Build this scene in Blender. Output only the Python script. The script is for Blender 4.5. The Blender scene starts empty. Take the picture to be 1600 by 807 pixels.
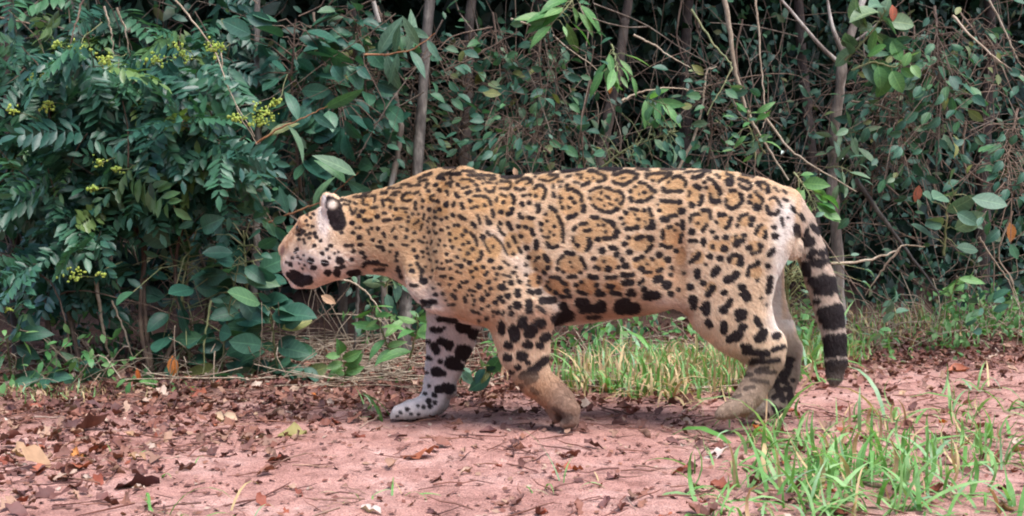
import bpy, math, random
import numpy as np
from mathutils import Vector, Matrix, Quaternion

# ------------------------------------------------------------------ camera, world, sun, exposure
SC = bpy.context.scene
F = 1776.0                 # focal length in photograph pixels (photograph 1600 x 807)
HROW = 355.0               # row of the horizon
CAMH = 0.55                # camera-trap height over the track, metres
W_PX, H_PX = 1600.0, 807.0

cam_d = bpy.data.cameras.new('camera')
cam = bpy.data.objects.new('camera', cam_d)
SC.collection.objects.link(cam)
cam.location = (0, 0, CAMH)
cam.rotation_euler = (math.radians(90), 0, 0)
cam_d.sensor_fit = 'HORIZONTAL'
cam_d.sensor_width = 36.0
cam_d.lens = 36.0 * F / W_PX
cam_d.shift_y = -(H_PX / 2 - HROW) / W_PX
cam_d.clip_start = 0.05
cam_d.clip_end = 600
SC.camera = cam

SUN_FROM = Vector((0.30, -0.42, 1.0)).normalized()
SUN_EL = math.asin(SUN_FROM.z)
SUN_AZ = math.atan2(SUN_FROM.x, SUN_FROM.y)
world = bpy.data.worlds.new('World')
SC.world = world
world.use_nodes = True
wn = world.node_tree
wn.nodes.clear()
sky_n = wn.nodes.new('ShaderNodeTexSky')
sky_n.sky_type = 'NISHITA'
sky_n.sun_disc = False
sky_n.sun_elevation = SUN_EL
sky_n.sun_rotation = SUN_AZ
sky_n.air_density = 1.0
sky_n.dust_density = 2.5
sky_n.ozone_density = 1.0
bg = wn.nodes.new('ShaderNodeBackground')
bg.inputs['Strength'].default_value = 0.15
wo = wn.nodes.new('ShaderNodeOutputWorld')
wn.links.new(sky_n.outputs[0], bg.inputs[0])
wn.links.new(bg.outputs[0], wo.inputs[0])

sun_d = bpy.data.lights.new('sun', 'SUN')
sun_d.energy = 1.45
sun_d.angle = math.radians(36)
sun_d.color = (1.0, 0.975, 0.955)
sun = bpy.data.objects.new('sun', sun_d)
SC.collection.objects.link(sun)
sun.rotation_euler = (-SUN_FROM).to_track_quat('-Z', 'Y').to_euler()
sun.location = (3, -6, 9)

SC.view_settings.view_transform = 'Standard'
SC.view_settings.look = 'None'
SC.view_settings.exposure = 1.62
SC.view_settings.gamma = 1.0
SC.view_settings.use_curve_mapping = False
SC.render.engine = 'CYCLES'
SC.cycles.filter_width = 2.0
SC.cycles.max_bounces = 6
SC.cycles.diffuse_bounces = 3
SC.cycles.glossy_bounces = 2
SC.cycles.transmission_bounces = 3
SC.cycles.transparent_max_bounces = 4
SC.cycles.caustics_reflective = False
SC.cycles.caustics_refractive = False

# ------------------------------------------------------------------ helpers
COL = SC.collection
rng = np.random.default_rng(11)
random.seed(11)


def U(px, py, Y):
    """photograph pixel + depth in metres -> a point of the place"""
    return np.array([(px - 800.0) / F * Y, Y, CAMH - (py - HROW) / F * Y])


def mesh_np(name, V, faces, mat=None, smooth=True, attrs=None):
    """faces: (n,k) int array, or list of such arrays"""
    V = np.asarray(V, dtype=np.float32)
    fl = faces if isinstance(faces, list) else [faces]
    fl = [np.asarray(f, dtype=np.int32) for f in fl if len(f)]
    me = bpy.data.meshes.new(name)
    me.vertices.add(len(V))
    me.vertices.foreach_set('co', V.ravel())
    nl = sum(f.size for f in fl)
    npoly = sum(len(f) for f in fl)
    me.loops.add(nl)
    me.loops.foreach_set('vertex_index', np.concatenate([f.ravel() for f in fl]))
    me.polygons.add(npoly)
    starts, off = [], 0
    for f in fl:
        k = f.shape[1]
        starts.append(off + np.arange(len(f), dtype=np.int32) * k)
        off += f.size
    me.polygons.foreach_set('loop_start', np.concatenate(starts).astype(np.int32))
    me.update(calc_edges=True)
    if smooth:
        me.polygons.foreach_set('use_smooth', np.ones(npoly, dtype=bool))
    for an, arr in (attrs or {}).items():
        arr = np.asarray(arr, dtype=np.float32)
        if arr.ndim == 1:
            a = me.attributes.new(an, 'FLOAT', 'POINT')
            a.data.foreach_set('value', arr)
        else:
            a = me.attributes.new(an, 'FLOAT_COLOR', 'POINT')
            a.data.foreach_set('color', arr.ravel())
    if mat:
        me.materials.append(mat)
    return me


def link(name, data, parent=None, loc=None, mat4=None):
    o = bpy.data.objects.new(name, data)
    COL.objects.link(o)
    if parent is not None:
        o.parent = parent
    if mat4 is not None:
        o.matrix_basis = mat4
    elif loc is not None:
        o.location = loc
    return o


def tag(o, label, cat, group=None, kind=None):
    if label:
        o['label'] = label
    if cat:
        o['category'] = cat
    if group:
        o['group'] = group
    if kind:
        o['kind'] = kind
    return o


def thing(name, label, cat, loc, group=None):
    o = link(name, None, None, loc)
    o.empty_display_size = 0.05
    return tag(o, label, cat, group)


def tubes(polys, radii, sides=6):
    """list of polylines with radii -> V, quads"""
    Vs, Fs, off = [], [], 0
    for P, R in zip(polys, radii):
        P = np.asarray(P, float)
        R = np.broadcast_to(np.asarray(R, float), (len(P),))
        n = len(P)
        T = np.gradient(P, axis=0)
        T /= np.linalg.norm(T, axis=1, keepdims=True) + 1e-9
        ref = np.array([0.31, 0.9, 0.2])
        A = np.cross(T, ref)
        A /= np.linalg.norm(A, axis=1, keepdims=True) + 1e-9
        B = np.cross(T, A)
        ang = np.arange(sides) / sides * 2 * np.pi
        ring = A[:, None] * np.cos(ang)[None, :, None] + B[:, None] * np.sin(ang)[None, :, None]
        V = P[:, None] + ring * R[:, None, None]
        Vs.append(V.reshape(-1, 3))
        i = np.arange(n - 1)[:, None] * sides
        j = np.arange(sides)[None]
        q = np.stack([i + j, i + (j + 1) % sides, i + sides + (j + 1) % sides, i + sides + j], -1).reshape(-1, 4)
        Fs.append(q + off)
        off += n * sides
    return np.concatenate(Vs), np.concatenate(Fs)


def spline(P, n, closed=False):
    """Catmull-Rom through P, n points in all"""
    P = np.asarray(P, float)
    if len(P) == 2:
        t = np.linspace(0, 1, n)[:, None]
        return P[0] * (1 - t) + P[1] * t
    Q = np.vstack([2 * P[0] - P[1], P, 2 * P[-1] - P[-2]])
    u = np.linspace(0, len(P) - 1 - 1e-6, n)
    i = u.astype(int)
    t = (u - i)[:, None]
    p0, p1, p2, p3 = Q[i], Q[i + 1], Q[i + 2], Q[i + 3]
    return 0.5 * (2 * p1 + (p2 - p0) * t + (2 * p0 - 5 * p1 + 4 * p2 - p3) * t ** 2 + (3 * p1 - p0 - 3 * p2 + p3) * t ** 3)


def frames(D, N):
    """leaf frames: axis Y = D, normal Z ~ N ; returns (n,3,3) with columns X,Y,Z"""
    D = D / (np.linalg.norm(D, axis=1, keepdims=True) + 1e-9)
    X = np.cross(D, N)
    X /= np.linalg.norm(X, axis=1, keepdims=True) + 1e-9
    Z = np.cross(X, D)
    return np.stack([X, D, Z], -1)


def m4(R, t, s=1.0):
    M = Matrix(((R[0][0] * s, R[0][1] * s, R[0][2] * s, t[0]),
                (R[1][0] * s, R[1][1] * s, R[1][2] * s, t[1]),
                (R[2][0] * s, R[2][1] * s, R[2][2] * s, t[2]),
                (0, 0, 0, 1)))
    return M


def unit(n):
    v = rng.normal(size=(n, 3))
    return v / np.linalg.norm(v, axis=1, keepdims=True)


class Mass:
    """many small pieces joined in one mesh"""
    def __init__(self):
        self.V, self.F, self.T, self.n = [], [], [], 0

    def add(self, tmpl, R, T, S, tint):
        tv, tf = tmpl
        S = np.broadcast_to(np.asarray(S, float), (len(T),))
        V = np.einsum('nij,vj->nvi', R, tv) * S[:, None, None] + T[:, None, :]
        m = len(tv)
        off = self.n + np.arange(len(T))[:, None, None] * m
        self.V.append(V.reshape(-1, 3))
        self.F.append((tf[None] + off).reshape(-1, tf.shape[1]))
        self.T.append(np.repeat(tint, m))
        self.n += V.shape[0] * m

    def raw(self, V, Fq, tint):
        self.V.append(V)
        self.F.append(Fq + self.n)
        self.T.append(np.broadcast_to(np.asarray(tint, float), (len(V),)))
        self.n += len(V)

    def mesh(self, name, mat):
        return mesh_np(name, np.concatenate(self.V), self.F, mat, True, {'tint': np.concatenate(self.T)})


# ------------------------------------------------------------------ node materials
class NT:
    def __init__(self, name):
        self.m = bpy.data.materials.new(name)
        self.m.use_nodes = True
        self.t = self.m.node_tree
        self.t.nodes.clear()
        self.out = self.t.nodes.new('ShaderNodeOutputMaterial')

    def n(self, kind, **kw):
        nd = self.t.nodes.new('ShaderNode' + kind)
        for k, v in kw.items():
            if k.startswith('_'):
                setattr(nd, k[1:], v)
            else:
                key = k.replace('__', ' ')
                nd.inputs[int(key[1:]) if key[0] == 'i' and key[1:].isdigit() else key].default_value = v
        return nd

    def l(self, a, b):
        self.t.links.new(a, b)

    def ramp(self, stops, fac=None, interp='LINEAR'):
        r = self.t.nodes.new('ShaderNodeValToRGB')
        r.color_ramp.interpolation = interp
        el = r.color_ramp.elements
        while len(el) < len(stops):
            el.new(0.5)
        for e, (p, c) in zip(el, stops):
            e.position = p
            e.color = (*c, 1) if len(c) == 3 else c
        if fac is not None:
            self.l(fac, r.inputs[0])
        return r

    def math(self, op, a, b=None, c=None):
        nd = self.t.nodes.new('ShaderNodeMath')
        nd.operation = op
        for i, x in enumerate((a, b, c)):
            if x is None:
                continue
            if isinstance(x, (int, float)):
                nd.inputs[i].default_value = x
            else:
                self.l(x, nd.inputs[i])
        return nd.outputs[0]

    def mix(self, fac, a, b, blend='MIX'):
        nd = self.t.nodes.new('ShaderNodeMix')
        nd.data_type = 'RGBA'
        nd.blend_type = blend
        for s, x in ((nd.inputs[0], fac), (nd.inputs[6], a), (nd.inputs[7], b)):
            if isinstance(x, (int, float)):
                s.default_value = x
            elif isinstance(x, tuple):
                s.default_value = (*x, 1)
            else:
                self.l(x, s)
        return nd.outputs[2]


def leaf_mat(name, stops, rough=0.4, trans=0.25, spec=0.4, spots=0.15):
    k = NT(name)
    at = k.n('Attribute', _attribute_name='tint')
    oi = k.n('ObjectInfo')
    f = k.math('FRACT', k.math('ADD', at.outputs['Fac'], oi.outputs['Random']))
    r = k.ramp(stops, f)
    tc = k.n('NewGeometry')
    nz = k.n('TexNoise', Scale=55.0, Detail=3.0)
    k.l(tc.outputs['Position'], nz.inputs['Vector'])
    v = k.math('MULTIPLY_ADD', nz.outputs['Fac'], 0.7, 0.65)
    col = k.mix(1.0, r.outputs[0], v, 'MULTIPLY')
    # midrib and side veins, on leaves large enough to show them
    lc = k.n('Attribute', _attribute_name='leafco')
    sx = k.n('SeparateXYZ')
    k.l(lc.outputs['Vector'], sx.inputs[0])
    rib = k.ramp([(0.03, (1, 1, 1)), (0.10, (0, 0, 0))], sx.outputs[0])
    sv = k.math('SINE', k.math('MULTIPLY', k.math('SUBTRACT', sx.outputs[1], k.math('MULTIPLY', sx.outputs[0], 0.16)), 52.0))
    svr = k.ramp([(0.80, (0, 0, 0)), (0.97, (0.45, 0.45, 0.45))], sv)
    vein = k.math('MULTIPLY', k.math('MAXIMUM', rib.outputs[0], svr.outputs[0]), sx.outputs[2])
    col = k.mix(k.math('MULTIPLY', vein, 0.5), col, k.mix(1.0, col, (2.6, 2.2, 2.0), 'MULTIPLY'))
    # brown blemishes
    nz2 = k.n('TexNoise', Scale=23.0, Detail=4.0)
    k.l(tc.outputs['Position'], nz2.inputs['Vector'])
    sp = k.ramp([(0.66, (0, 0, 0)), (0.72, (1, 1, 1))], nz2.outputs['Fac'])
    col = k.mix(k.math('MULTIPLY', sp.outputs[0], spots), col, (0.16, 0.10, 0.04))
    p = k.n('BsdfPrincipled', Roughness=rough)
    p.inputs['Specular IOR Level'].default_value = spec
    k.l(col, p.inputs['Base Color'])
    bp = k.n('Bump', Strength=0.25, Distance=0.004)
    k.l(k.math('SUBTRACT', nz.outputs['Fac'], k.math('MULTIPLY', vein, 0.5)), bp.inputs['Height'])
    k.l(bp.outputs[0], p.inputs['Normal'])
    tr = k.n('BsdfTranslucent')
    k.l(k.mix(1.0, col, (1.3, 1.5, 0.7), 'MULTIPLY'), tr.inputs['Color'])
    mx = k.n('MixShader', Fac=trans)
    k.l(p.outputs[0], mx.inputs[1])
    k.l(tr.outputs[0], mx.inputs[2])
    k.l(mx.outputs[0], k.out.inputs[0])
    return k.m


def bark_mat(name, a, b, c, scale=18.0, rough=0.85):
    k = NT(name)
    g = k.n('NewGeometry')
    mp = k.n('Mapping')
    mp.inputs['Scale'].default_value = (1, 1, 0.35)
    k.l(g.outputs['Position'], mp.inputs['Vector'])
    n1 = k.n('TexNoise', Scale=scale, Detail=6.0, Roughness=0.65)
    k.l(mp.outputs[0], n1.inputs['Vector'])
    n2 = k.n('TexNoise', Scale=scale * 6, Detail=4.0)
    k.l(mp.outputs[0], n2.inputs['Vector'])
    r = k.ramp([(0.35, a), (0.5, b), (0.66, c)], n1.outputs['Fac'])
    v = k.math('MULTIPLY_ADD', n2.outputs['Fac'], 0.9, 0.55)
    col = k.mix(1.0, r.outputs[0], v, 'MULTIPLY')
    oi = k.n('ObjectInfo')
    col = k.mix(1.0, col, k.math('MULTIPLY_ADD', oi.outputs['Random'], 0.5, 0.75), 'MULTIPLY')
    p = k.n('BsdfPrincipled', Roughness=rough)
    k.l(col, p.inputs['Base Color'])
    bp = k.n('Bump', Strength=0.7, Distance=0.006)
    k.l(n2.outputs['Fac'], bp.inputs['Height'])
    k.l(bp.outputs[0], p.inputs['Normal'])
    k.l(p.outputs[0], k.out.inputs[0])
    return k.m


M = {}
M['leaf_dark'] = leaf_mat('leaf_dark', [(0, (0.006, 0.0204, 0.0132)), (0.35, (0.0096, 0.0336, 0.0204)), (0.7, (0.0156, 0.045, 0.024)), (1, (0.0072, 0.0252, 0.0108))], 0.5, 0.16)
M['leaf_shrub'] = leaf_mat('leaf_shrub', [(0, (0.018, 0.07, 0.05)), (0.3, (0.034, 0.11, 0.08)), (0.55, (0.05, 0.145, 0.075)), (0.75, (0.03, 0.095, 0.07)), (0.86, (0.07, 0.18, 0.08)), (0.93, (0.14, 0.21, 0.06)), (1, (0.025, 0.085, 0.055))], 0.4, 0.2, 0.5)
M['leaf_mid'] = leaf_mat('leaf_mid', [(0, (0.023, 0.08, 0.054)), (0.5, (0.048, 0.132, 0.084)), (0.78, (0.062, 0.162, 0.065)), (0.9, (0.115, 0.193, 0.118)), (0.96, (0.19, 0.20, 0.06)), (1, (0.03, 0.09, 0.05))], 0.48, 0.25)
M['leaf_mid_shaded'] = leaf_mat('leaf_mid_shaded', [(0, (0.012, 0.045, 0.032)), (0.5, (0.028, 0.085, 0.055)), (0.8, (0.045, 0.115, 0.06)), (0.92, (0.085, 0.15, 0.09)), (0.97, (0.13, 0.12, 0.045)), (1, (0.02, 0.06, 0.035))], 0.48, 0.2)  # darker copy of leaf_mid, forest shade put into the colour
M['twig_mid'] = bark_mat('twig_mid', (0.09, 0.065, 0.05), (0.16, 0.12, 0.09), (0.26, 0.21, 0.165), 30)
M['leaf_bright'] = leaf_mat('leaf_bright', [(0, (0.0588, 0.1792, 0.0616)), (0.5, (0.1008, 0.2419, 0.0748)), (1, (0.1596, 0.2867, 0.1056))], 0.5, 0.3)
M['leaf_pale'] = leaf_mat('leaf_pale', [(0, (0.0675, 0.15, 0.0975)), (0.6, (0.105, 0.195, 0.1275)), (1, (0.15, 0.225, 0.12))], 0.5, 0.25)
M['leaf_big'] = leaf_mat('leaf_big', [(0, (0.0183, 0.0745, 0.0519)), (0.5, (0.032, 0.1045, 0.0705)), (1, (0.0505, 0.1392, 0.0725))], 0.42, 0.15)
M['flower'] = leaf_mat('flower', [(0, (0.30, 0.40, 0.08)), (0.5, (0.46, 0.52, 0.12)), (1, (0.24, 0.36, 0.08))], 0.7, 0.3, 0.2, 0.05)
M['dry_red'] = leaf_mat('dry_red', [(0, (0.17, 0.045, 0.03)), (0.5, (0.26, 0.07, 0.04)), (1, (0.33, 0.11, 0.06))], 0.6, 0.1, 0.3, 0.4)
M['dry_purple'] = leaf_mat('dry_purple', [(0, (0.075, 0.03, 0.032)), (0.5, (0.12, 0.05, 0.048)), (1, (0.17, 0.075, 0.062))], 0.6, 0.05, 0.3, 0.3)
M['dry_tan'] = leaf_mat('dry_tan', [(0, (0.32, 0.19, 0.11)), (0.5, (0.42, 0.27, 0.17)), (1, (0.50, 0.36, 0.24))], 0.65, 0.1, 0.3, 0.4)
M['dry_orange'] = leaf_mat('dry_orange', [(0, (0.45, 0.11, 0.025)), (0.5, (0.52, 0.16, 0.04)), (1, (0.5, 0.22, 0.07))], 0.6, 0.25, 0.3, 0.3)
M['dry_pale'] = leaf_mat('dry_pale', [(0, (0.5, 0.4, 0.36)), (0.5, (0.6, 0.5, 0.45)), (1, (0.45, 0.38, 0.3))], 0.65, 0.1, 0.3, 0.3)
M['dry_olive'] = leaf_mat('dry_olive', [(0, (0.25, 0.22, 0.08)), (1, (0.33, 0.28, 0.12))], 0.6, 0.15, 0.3, 0.4)
M['litter'] = leaf_mat('litter', [(0, (0.075, 0.034, 0.032)), (0.3, (0.17, 0.065, 0.048)), (0.5, (0.24, 0.11, 0.075)), (0.7, (0.11, 0.05, 0.045)), (0.92, (0.32, 0.19, 0.13)), (1, (0.42, 0.32, 0.26))], 0.65, 0.05, 0.3, 0.3)
M['grass'] = leaf_mat('grass', [(0, (0.10, 0.25, 0.06)), (0.5, (0.17, 0.35, 0.11)), (0.8, (0.25, 0.42, 0.17)), (1, (0.22, 0.37, 0.23))], 0.45, 0.3, 0.4, 0.1)
M['straw'] = leaf_mat('straw', [(0, (0.40, 0.29, 0.15)), (0.5, (0.52, 0.40, 0.22)), (1, (0.36, 0.20, 0.13))], 0.6, 0.2, 0.3, 0.3)
M['twig_pale'] = bark_mat('twig_pale', (0.22, 0.16, 0.11), (0.34, 0.27, 0.19), (0.42, 0.35, 0.27), 30)
M['twig_dark'] = bark_mat('twig_dark', (0.07, 0.045, 0.035), (0.13, 0.085, 0.06), (0.19, 0.14, 0.10), 30)
M['stem_green'] = bark_mat('stem_green', (0.10, 0.13, 0.05), (0.17, 0.19, 0.08), (0.24, 0.20, 0.10), 30, 0.6)
M['stem_rust'] = bark_mat('stem_rust', (0.20, 0.08, 0.035), (0.30, 0.13, 0.06), (0.36, 0.2, 0.09), 30, 0.6)
M['bark_grey'] = bark_mat('bark_grey', (0.05, 0.042, 0.036), (0.10, 0.085, 0.074), (0.22, 0.20, 0.17), 22)
M['bark_brown'] = bark_mat('bark_brown', (0.03, 0.021, 0.018), (0.062, 0.044, 0.036), (0.11, 0.085, 0.068), 20)
M['bark_mottled'] = bark_mat('bark_mottled', (0.11, 0.085, 0.07), (0.22, 0.18, 0.15), (0.48, 0.44, 0.39), 16)
# ------------------------------------------------------------------ ground
def vnoise(x, y, seed=0):
    """smooth value noise, vectorised"""
    xi, yi = np.floor(x).astype(np.int64), np.floor(y).astype(np.int64)
    fx, fy = x - xi, y - yi
    fx, fy = fx * fx * (3 - 2 * fx), fy * fy * (3 - 2 * fy)

    def h(a, b):
        v = (a * 374761393 + b * 668265263 + seed * 974711) & 0x7fffffff
        v = ((v ^ (v >> 13)) * 1274126177) & 0x7fffffff
        return ((v ^ (v >> 16)) & 0xffff) / 65535.0
    return (h(xi, yi) * (1 - fx) + h(xi + 1, yi) * fx) * (1 - fy) + (h(xi, yi + 1) * (1 - fx) + h(xi + 1, yi + 1) * fx) * fy


def fbm(x, y, oct=4, seed=0):
    s, a = 0, 0.5
    for i in range(oct):
        s = s + a * vnoise(x * 2 ** i, y * 2 ** i, seed + i)
        a *= 0.5
    return s


def edge_y(x):
    """depth of the forest edge along the track"""
    return np.interp(x, [-6, -2.0, -1.0, 0.0, 0.6, 1.2, 2.5, 6], [3.75, 3.8, 3.95, 4.3, 4.6, 5.0, 5.35, 5.9])


def ground_z(x, y):
    x = np.asarray(x, float)
    y = np.asarray(y, float)
    d = y - edge_y(x)
    z = 0.06 * np.clip((d + 0.5) / 1.5, 0, 1) + 0.10 * np.clip(d / 4.0, 0, 1)
    z = z + (fbm(x * 1.3 + 7, y * 1.3, 3, 3) - 0.44) * 0.04
    near = np.clip((9 - np.hypot(x, y - 3)) / 3, 0, 1)
    z = z + near * ((fbm(x * 7, y * 7, 3, 5) - 0.44) * 0.022 + (fbm(x * 26, y * 26, 2, 9) - 0.38) * 0.014)
    # flat where the paws stand
    return z - 0.0


def grade(lo, a, b, hi, fine, nout):
    mid = np.arange(a, b + 1e-6, fine)
    L = a - (a - lo) * (np.linspace(1, 0, nout, endpoint=False) ** 3)
    R = b + (hi - b) * (np.linspace(0, 1, nout + 1)[1:] ** 3)
    return np.concatenate([L, mid, R])


gx = grade(-250, -2.7, 2.9, 250, 0.017, 30)
gy = grade(-150, 1.9, 6.0, 300, 0.017, 30)
GX, GY = np.meshgrid(gx, gy)
GZ = ground_z(GX, GY)
nxg, nyg = len(gx), len(gy)
ii = np.arange(nyg - 1)[:, None] * nxg + np.arange(nxg - 1)[None]
gq = np.stack([ii, ii + 1, ii + nxg + 1, ii + nxg], -1).reshape(-1, 4)
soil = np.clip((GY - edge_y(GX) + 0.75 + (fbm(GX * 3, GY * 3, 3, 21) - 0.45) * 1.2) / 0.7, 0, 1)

k = NT('red_dirt')
g = k.n('NewGeometry')
at = k.n('Attribute', _attribute_name='tint')
n1 = k.n('TexNoise', Scale=5.0, Detail=8.0, Roughness=0.65)
n2 = k.n('TexNoise', Scale=70.0, Detail=5.0, Roughness=0.7)
n3 = k.n('TexNoise', Scale=260.0, Detail=3.0)
for n_ in (n1, n2, n3):
    k.l(g.outputs['Position'], n_.inputs['Vector'])
c1 = k.ramp([(0.3, (0.31, 0.155, 0.128)), (0.5, (0.44, 0.24, 0.20)), (0.7, (0.53, 0.33, 0.285))], n1.outputs['Fac'])
v = k.math('MULTIPLY_ADD', n2.outputs['Fac'], 0.8, 0.6)
col = k.mix(1.0, c1.outputs[0], v, 'MULTIPLY')
v3 = k.ramp([(0.35, (0.38, 0.35, 0.35)), (0.5, (1, 1, 1)), (0.68, (1.3, 1.3, 1.3))], n3.outputs['Fac'])
col = k.mix(0.7, col, k.mix(1.0, col, v3.outputs[0], 'MULTIPLY'))
n4 = k.n('TexNoise', Scale=13.0, Detail=6.0, Roughness=0.7)
k.l(g.outputs['Position'], n4.inputs['Vector'])
v4 = k.ramp([(0.36, (0.70, 0.66, 0.66)), (0.52, (1, 1, 1)), (0.7, (1.08, 1.08, 1.1))], n4.outputs['Fac'])
col = k.mix(1.0, col, v4.outputs[0], 'MULTIPLY')
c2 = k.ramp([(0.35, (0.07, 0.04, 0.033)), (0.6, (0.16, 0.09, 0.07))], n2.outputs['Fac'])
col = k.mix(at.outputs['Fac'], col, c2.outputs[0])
p = k.n('BsdfPrincipled', Roughness=0.95)
p.inputs['Specular IOR Level'].default_value = 0.15
k.l(col, p.inputs['Base Color'])
hsum = k.math('ADD', n2.outputs['Fac'], k.math('MULTIPLY', n3.outputs['Fac'], 0.5))
bp = k.n('Bump', Strength=0.8, Distance=0.012)
k.l(hsum, bp.inputs['Height'])
k.l(bp.outputs[0], p.inputs['Normal'])
k.l(p.outputs[0], k.out.inputs[0])
M['dirt'] = k.m
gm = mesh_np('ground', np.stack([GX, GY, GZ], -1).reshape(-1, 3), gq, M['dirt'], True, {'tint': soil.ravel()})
ground = link('ground', gm)
tag(ground, 'reddish dirt track running along the forest edge', 'ground', None, 'structure')
# ------------------------------------------------------------------ jaguar
Y0 = 3.13
S0 = Y0 / F
VOX = 0.0036


class Sdf:
    def __init__(self, lo, hi, h):
        self.lo, self.h = np.array(lo), h
        self.n = np.ceil((np.array(hi) - lo) / h).astype(int) + 1
        self.d = np.full(self.n, 1.0, dtype=np.float32)
        self.ax = [self.lo[i] + h * np.arange(self.n[i], dtype=np.float32) for i in range(3)]

    def box(self, lo, hi):
        a = np.maximum(((np.array(lo) - self.lo) / self.h).astype(int), 0)
        b = np.minimum(((np.array(hi) - self.lo) / self.h).astype(int) + 2, self.n)
        sl = tuple(slice(a[i], b[i]) for i in range(3))
        X = self.ax[0][sl[0]][:, None, None]
        Y = self.ax[1][sl[1]][None, :, None]
        Z = self.ax[2][sl[2]][None, None, :]
        return sl, X, Y, Z

    def union(self, sl, dp, k):
        d = self.d[sl]
        if k > 0:
            h = np.clip(0.5 + 0.5 * (d - dp) / k, 0, 1)
            self.d[sl] = d + (dp - d) * h - k * h * (1 - h)
        else:
            self.d[sl] = np.minimum(d, dp)

    def carve(self, sl, dp, k):
        d = self.d[sl]
        e = -dp
        h = np.clip(0.5 + 0.5 * (e - d) / k, 0, 1)
        self.d[sl] = d + (e - d) * h + k * h * (1 - h)

    def seg(self, p0, p1, a0, b0, a1, b1, k):
        """elliptic capsule; a = radius in the walking plane, b = radius across it"""
        p0, p1 = np.array(p0, dtype=np.float32), np.array(p1, dtype=np.float32)
        m = max(a0, a1, b0, b1) + k + 0.02
        sl, X, Y, Z = self.box(np.minimum(p0, p1) - m, np.maximum(p0, p1) + m)
        ax = p1 - p0
        L2 = float(ax @ ax) + 1e-9
        t = np.clip(((X - p0[0]) * ax[0] + (Y - p0[1]) * ax[1] + (Z - p0[2]) * ax[2]) / L2, 0, 1)
        qx, qy, qz = X - (p0[0] + t * ax[0]), Y - (p0[1] + t * ax[1]), Z - (p0[2] + t * ax[2])
        ra, rb = a0 + (a1 - a0) * t, b0 + (b1 - b0) * t
        Fv = np.sqrt((qx * qx + qz * qz) / (ra * ra) + qy * qy / (rb * rb) + 1e-9)
        self.union(sl, (Fv - 1) * np.minimum(ra, rb), k)

    def ell(self, c, r, rot, k, carve=False, yaw=0.0):
        """ellipsoid: r = (x, y, z) radii, rot = turn in the walking plane, yaw about the vertical"""
        c = np.array(c, dtype=np.float32)
        m = max(r) + k + 0.02
        sl, X, Y, Z = self.box(c - m, c + m)
        x, y, z = X - c[0], Y - c[1], Z - c[2]
        x, y = x * math.cos(yaw) + y * math.sin(yaw), -x * math.sin(yaw) + y * math.cos(yaw)
        x, z = x * math.cos(rot) + z * math.sin(rot), -x * math.sin(rot) + z * math.cos(rot)
        Fv = np.sqrt((x / r[0]) ** 2 + (y / r[1]) ** 2 + (z / r[2]) ** 2 + 1e-9)
        dp = (Fv - 1) * min(r)
        if carve:
            self.carve(sl, dp, k)
        else:
            self.union(sl, dp, k)

    def nets(self):
        d = self.d
        ins = d < 0
        c8 = [(i, j, k) for i in (0, 1) for j in (0, 1) for k in (0, 1)]
        nx, ny, nz = d.shape

        def corner(arr, c):
            return arr[c[0]:nx - 1 + c[0], c[1]:ny - 1 + c[1], c[2]:nz - 1 + c[2]]
        cnt = sum(corner(ins, c).astype(np.int8) for c in c8)
        act = np.argwhere((cnt > 0) & (cnt < 8))
        pos = np.zeros((len(act), 3))
        num = np.zeros(len(act))
        for a in c8:
            for ax in range(3):
                if a[ax] == 1:
                    continue
                b = list(a)
                b[ax] = 1
                va = d[act[:, 0] + a[0], act[:, 1] + a[1], act[:, 2] + a[2]]
                vb = d[act[:, 0] + b[0], act[:, 1] + b[1], act[:, 2] + b[2]]
                m = (va < 0) != (vb < 0)
                t = np.where(m, va / np.where(m, va - vb, 1), 0)
                pt = np.array(a, float)[None] + t[:, None] * (np.array(b) - np.array(a))[None]
                pos[m] += pt[m]
                num[m] += 1
        V = (act + pos / num[:, None]) * self.h + self.lo
        idm = np.full((nx - 1, ny - 1, nz - 1), -1, np.int32)
        idm[act[:, 0], act[:, 1], act[:, 2]] = np.arange(len(act))
        Q = []
        for ax in range(3):
            o1, o2 = [(1, 2), (2, 0), (0, 1)][ax]
            s0 = [slice(None)] * 3
            s1 = [slice(None)] * 3
            s0[ax], s1[ax] = slice(0, -1), slice(1, None)
            ch = ins[tuple(s0)] != ins[tuple(s1)]
            e = np.argwhere(ch)
            e = e[(e[:, o1] > 0) & (e[:, o2] > 0) & (e[:, o1] < d.shape[o1] - 1) & (e[:, o2] < d.shape[o2] - 1)]
            flip = ins[e[:, 0], e[:, 1], e[:, 2]]

            def cell(da, db):
                f = e.copy()
                f[:, o1] += da
                f[:, o2] += db
                return idm[f[:, 0], f[:, 1], f[:, 2]]
            q = np.stack([cell(-1, -1), cell(0, -1), cell(0, 0), cell(-1, 0)], -1)
            q[~flip] = q[~flip][:, ::-1]
            Q.append(q)
        return V, np.concatenate(Q)


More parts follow.
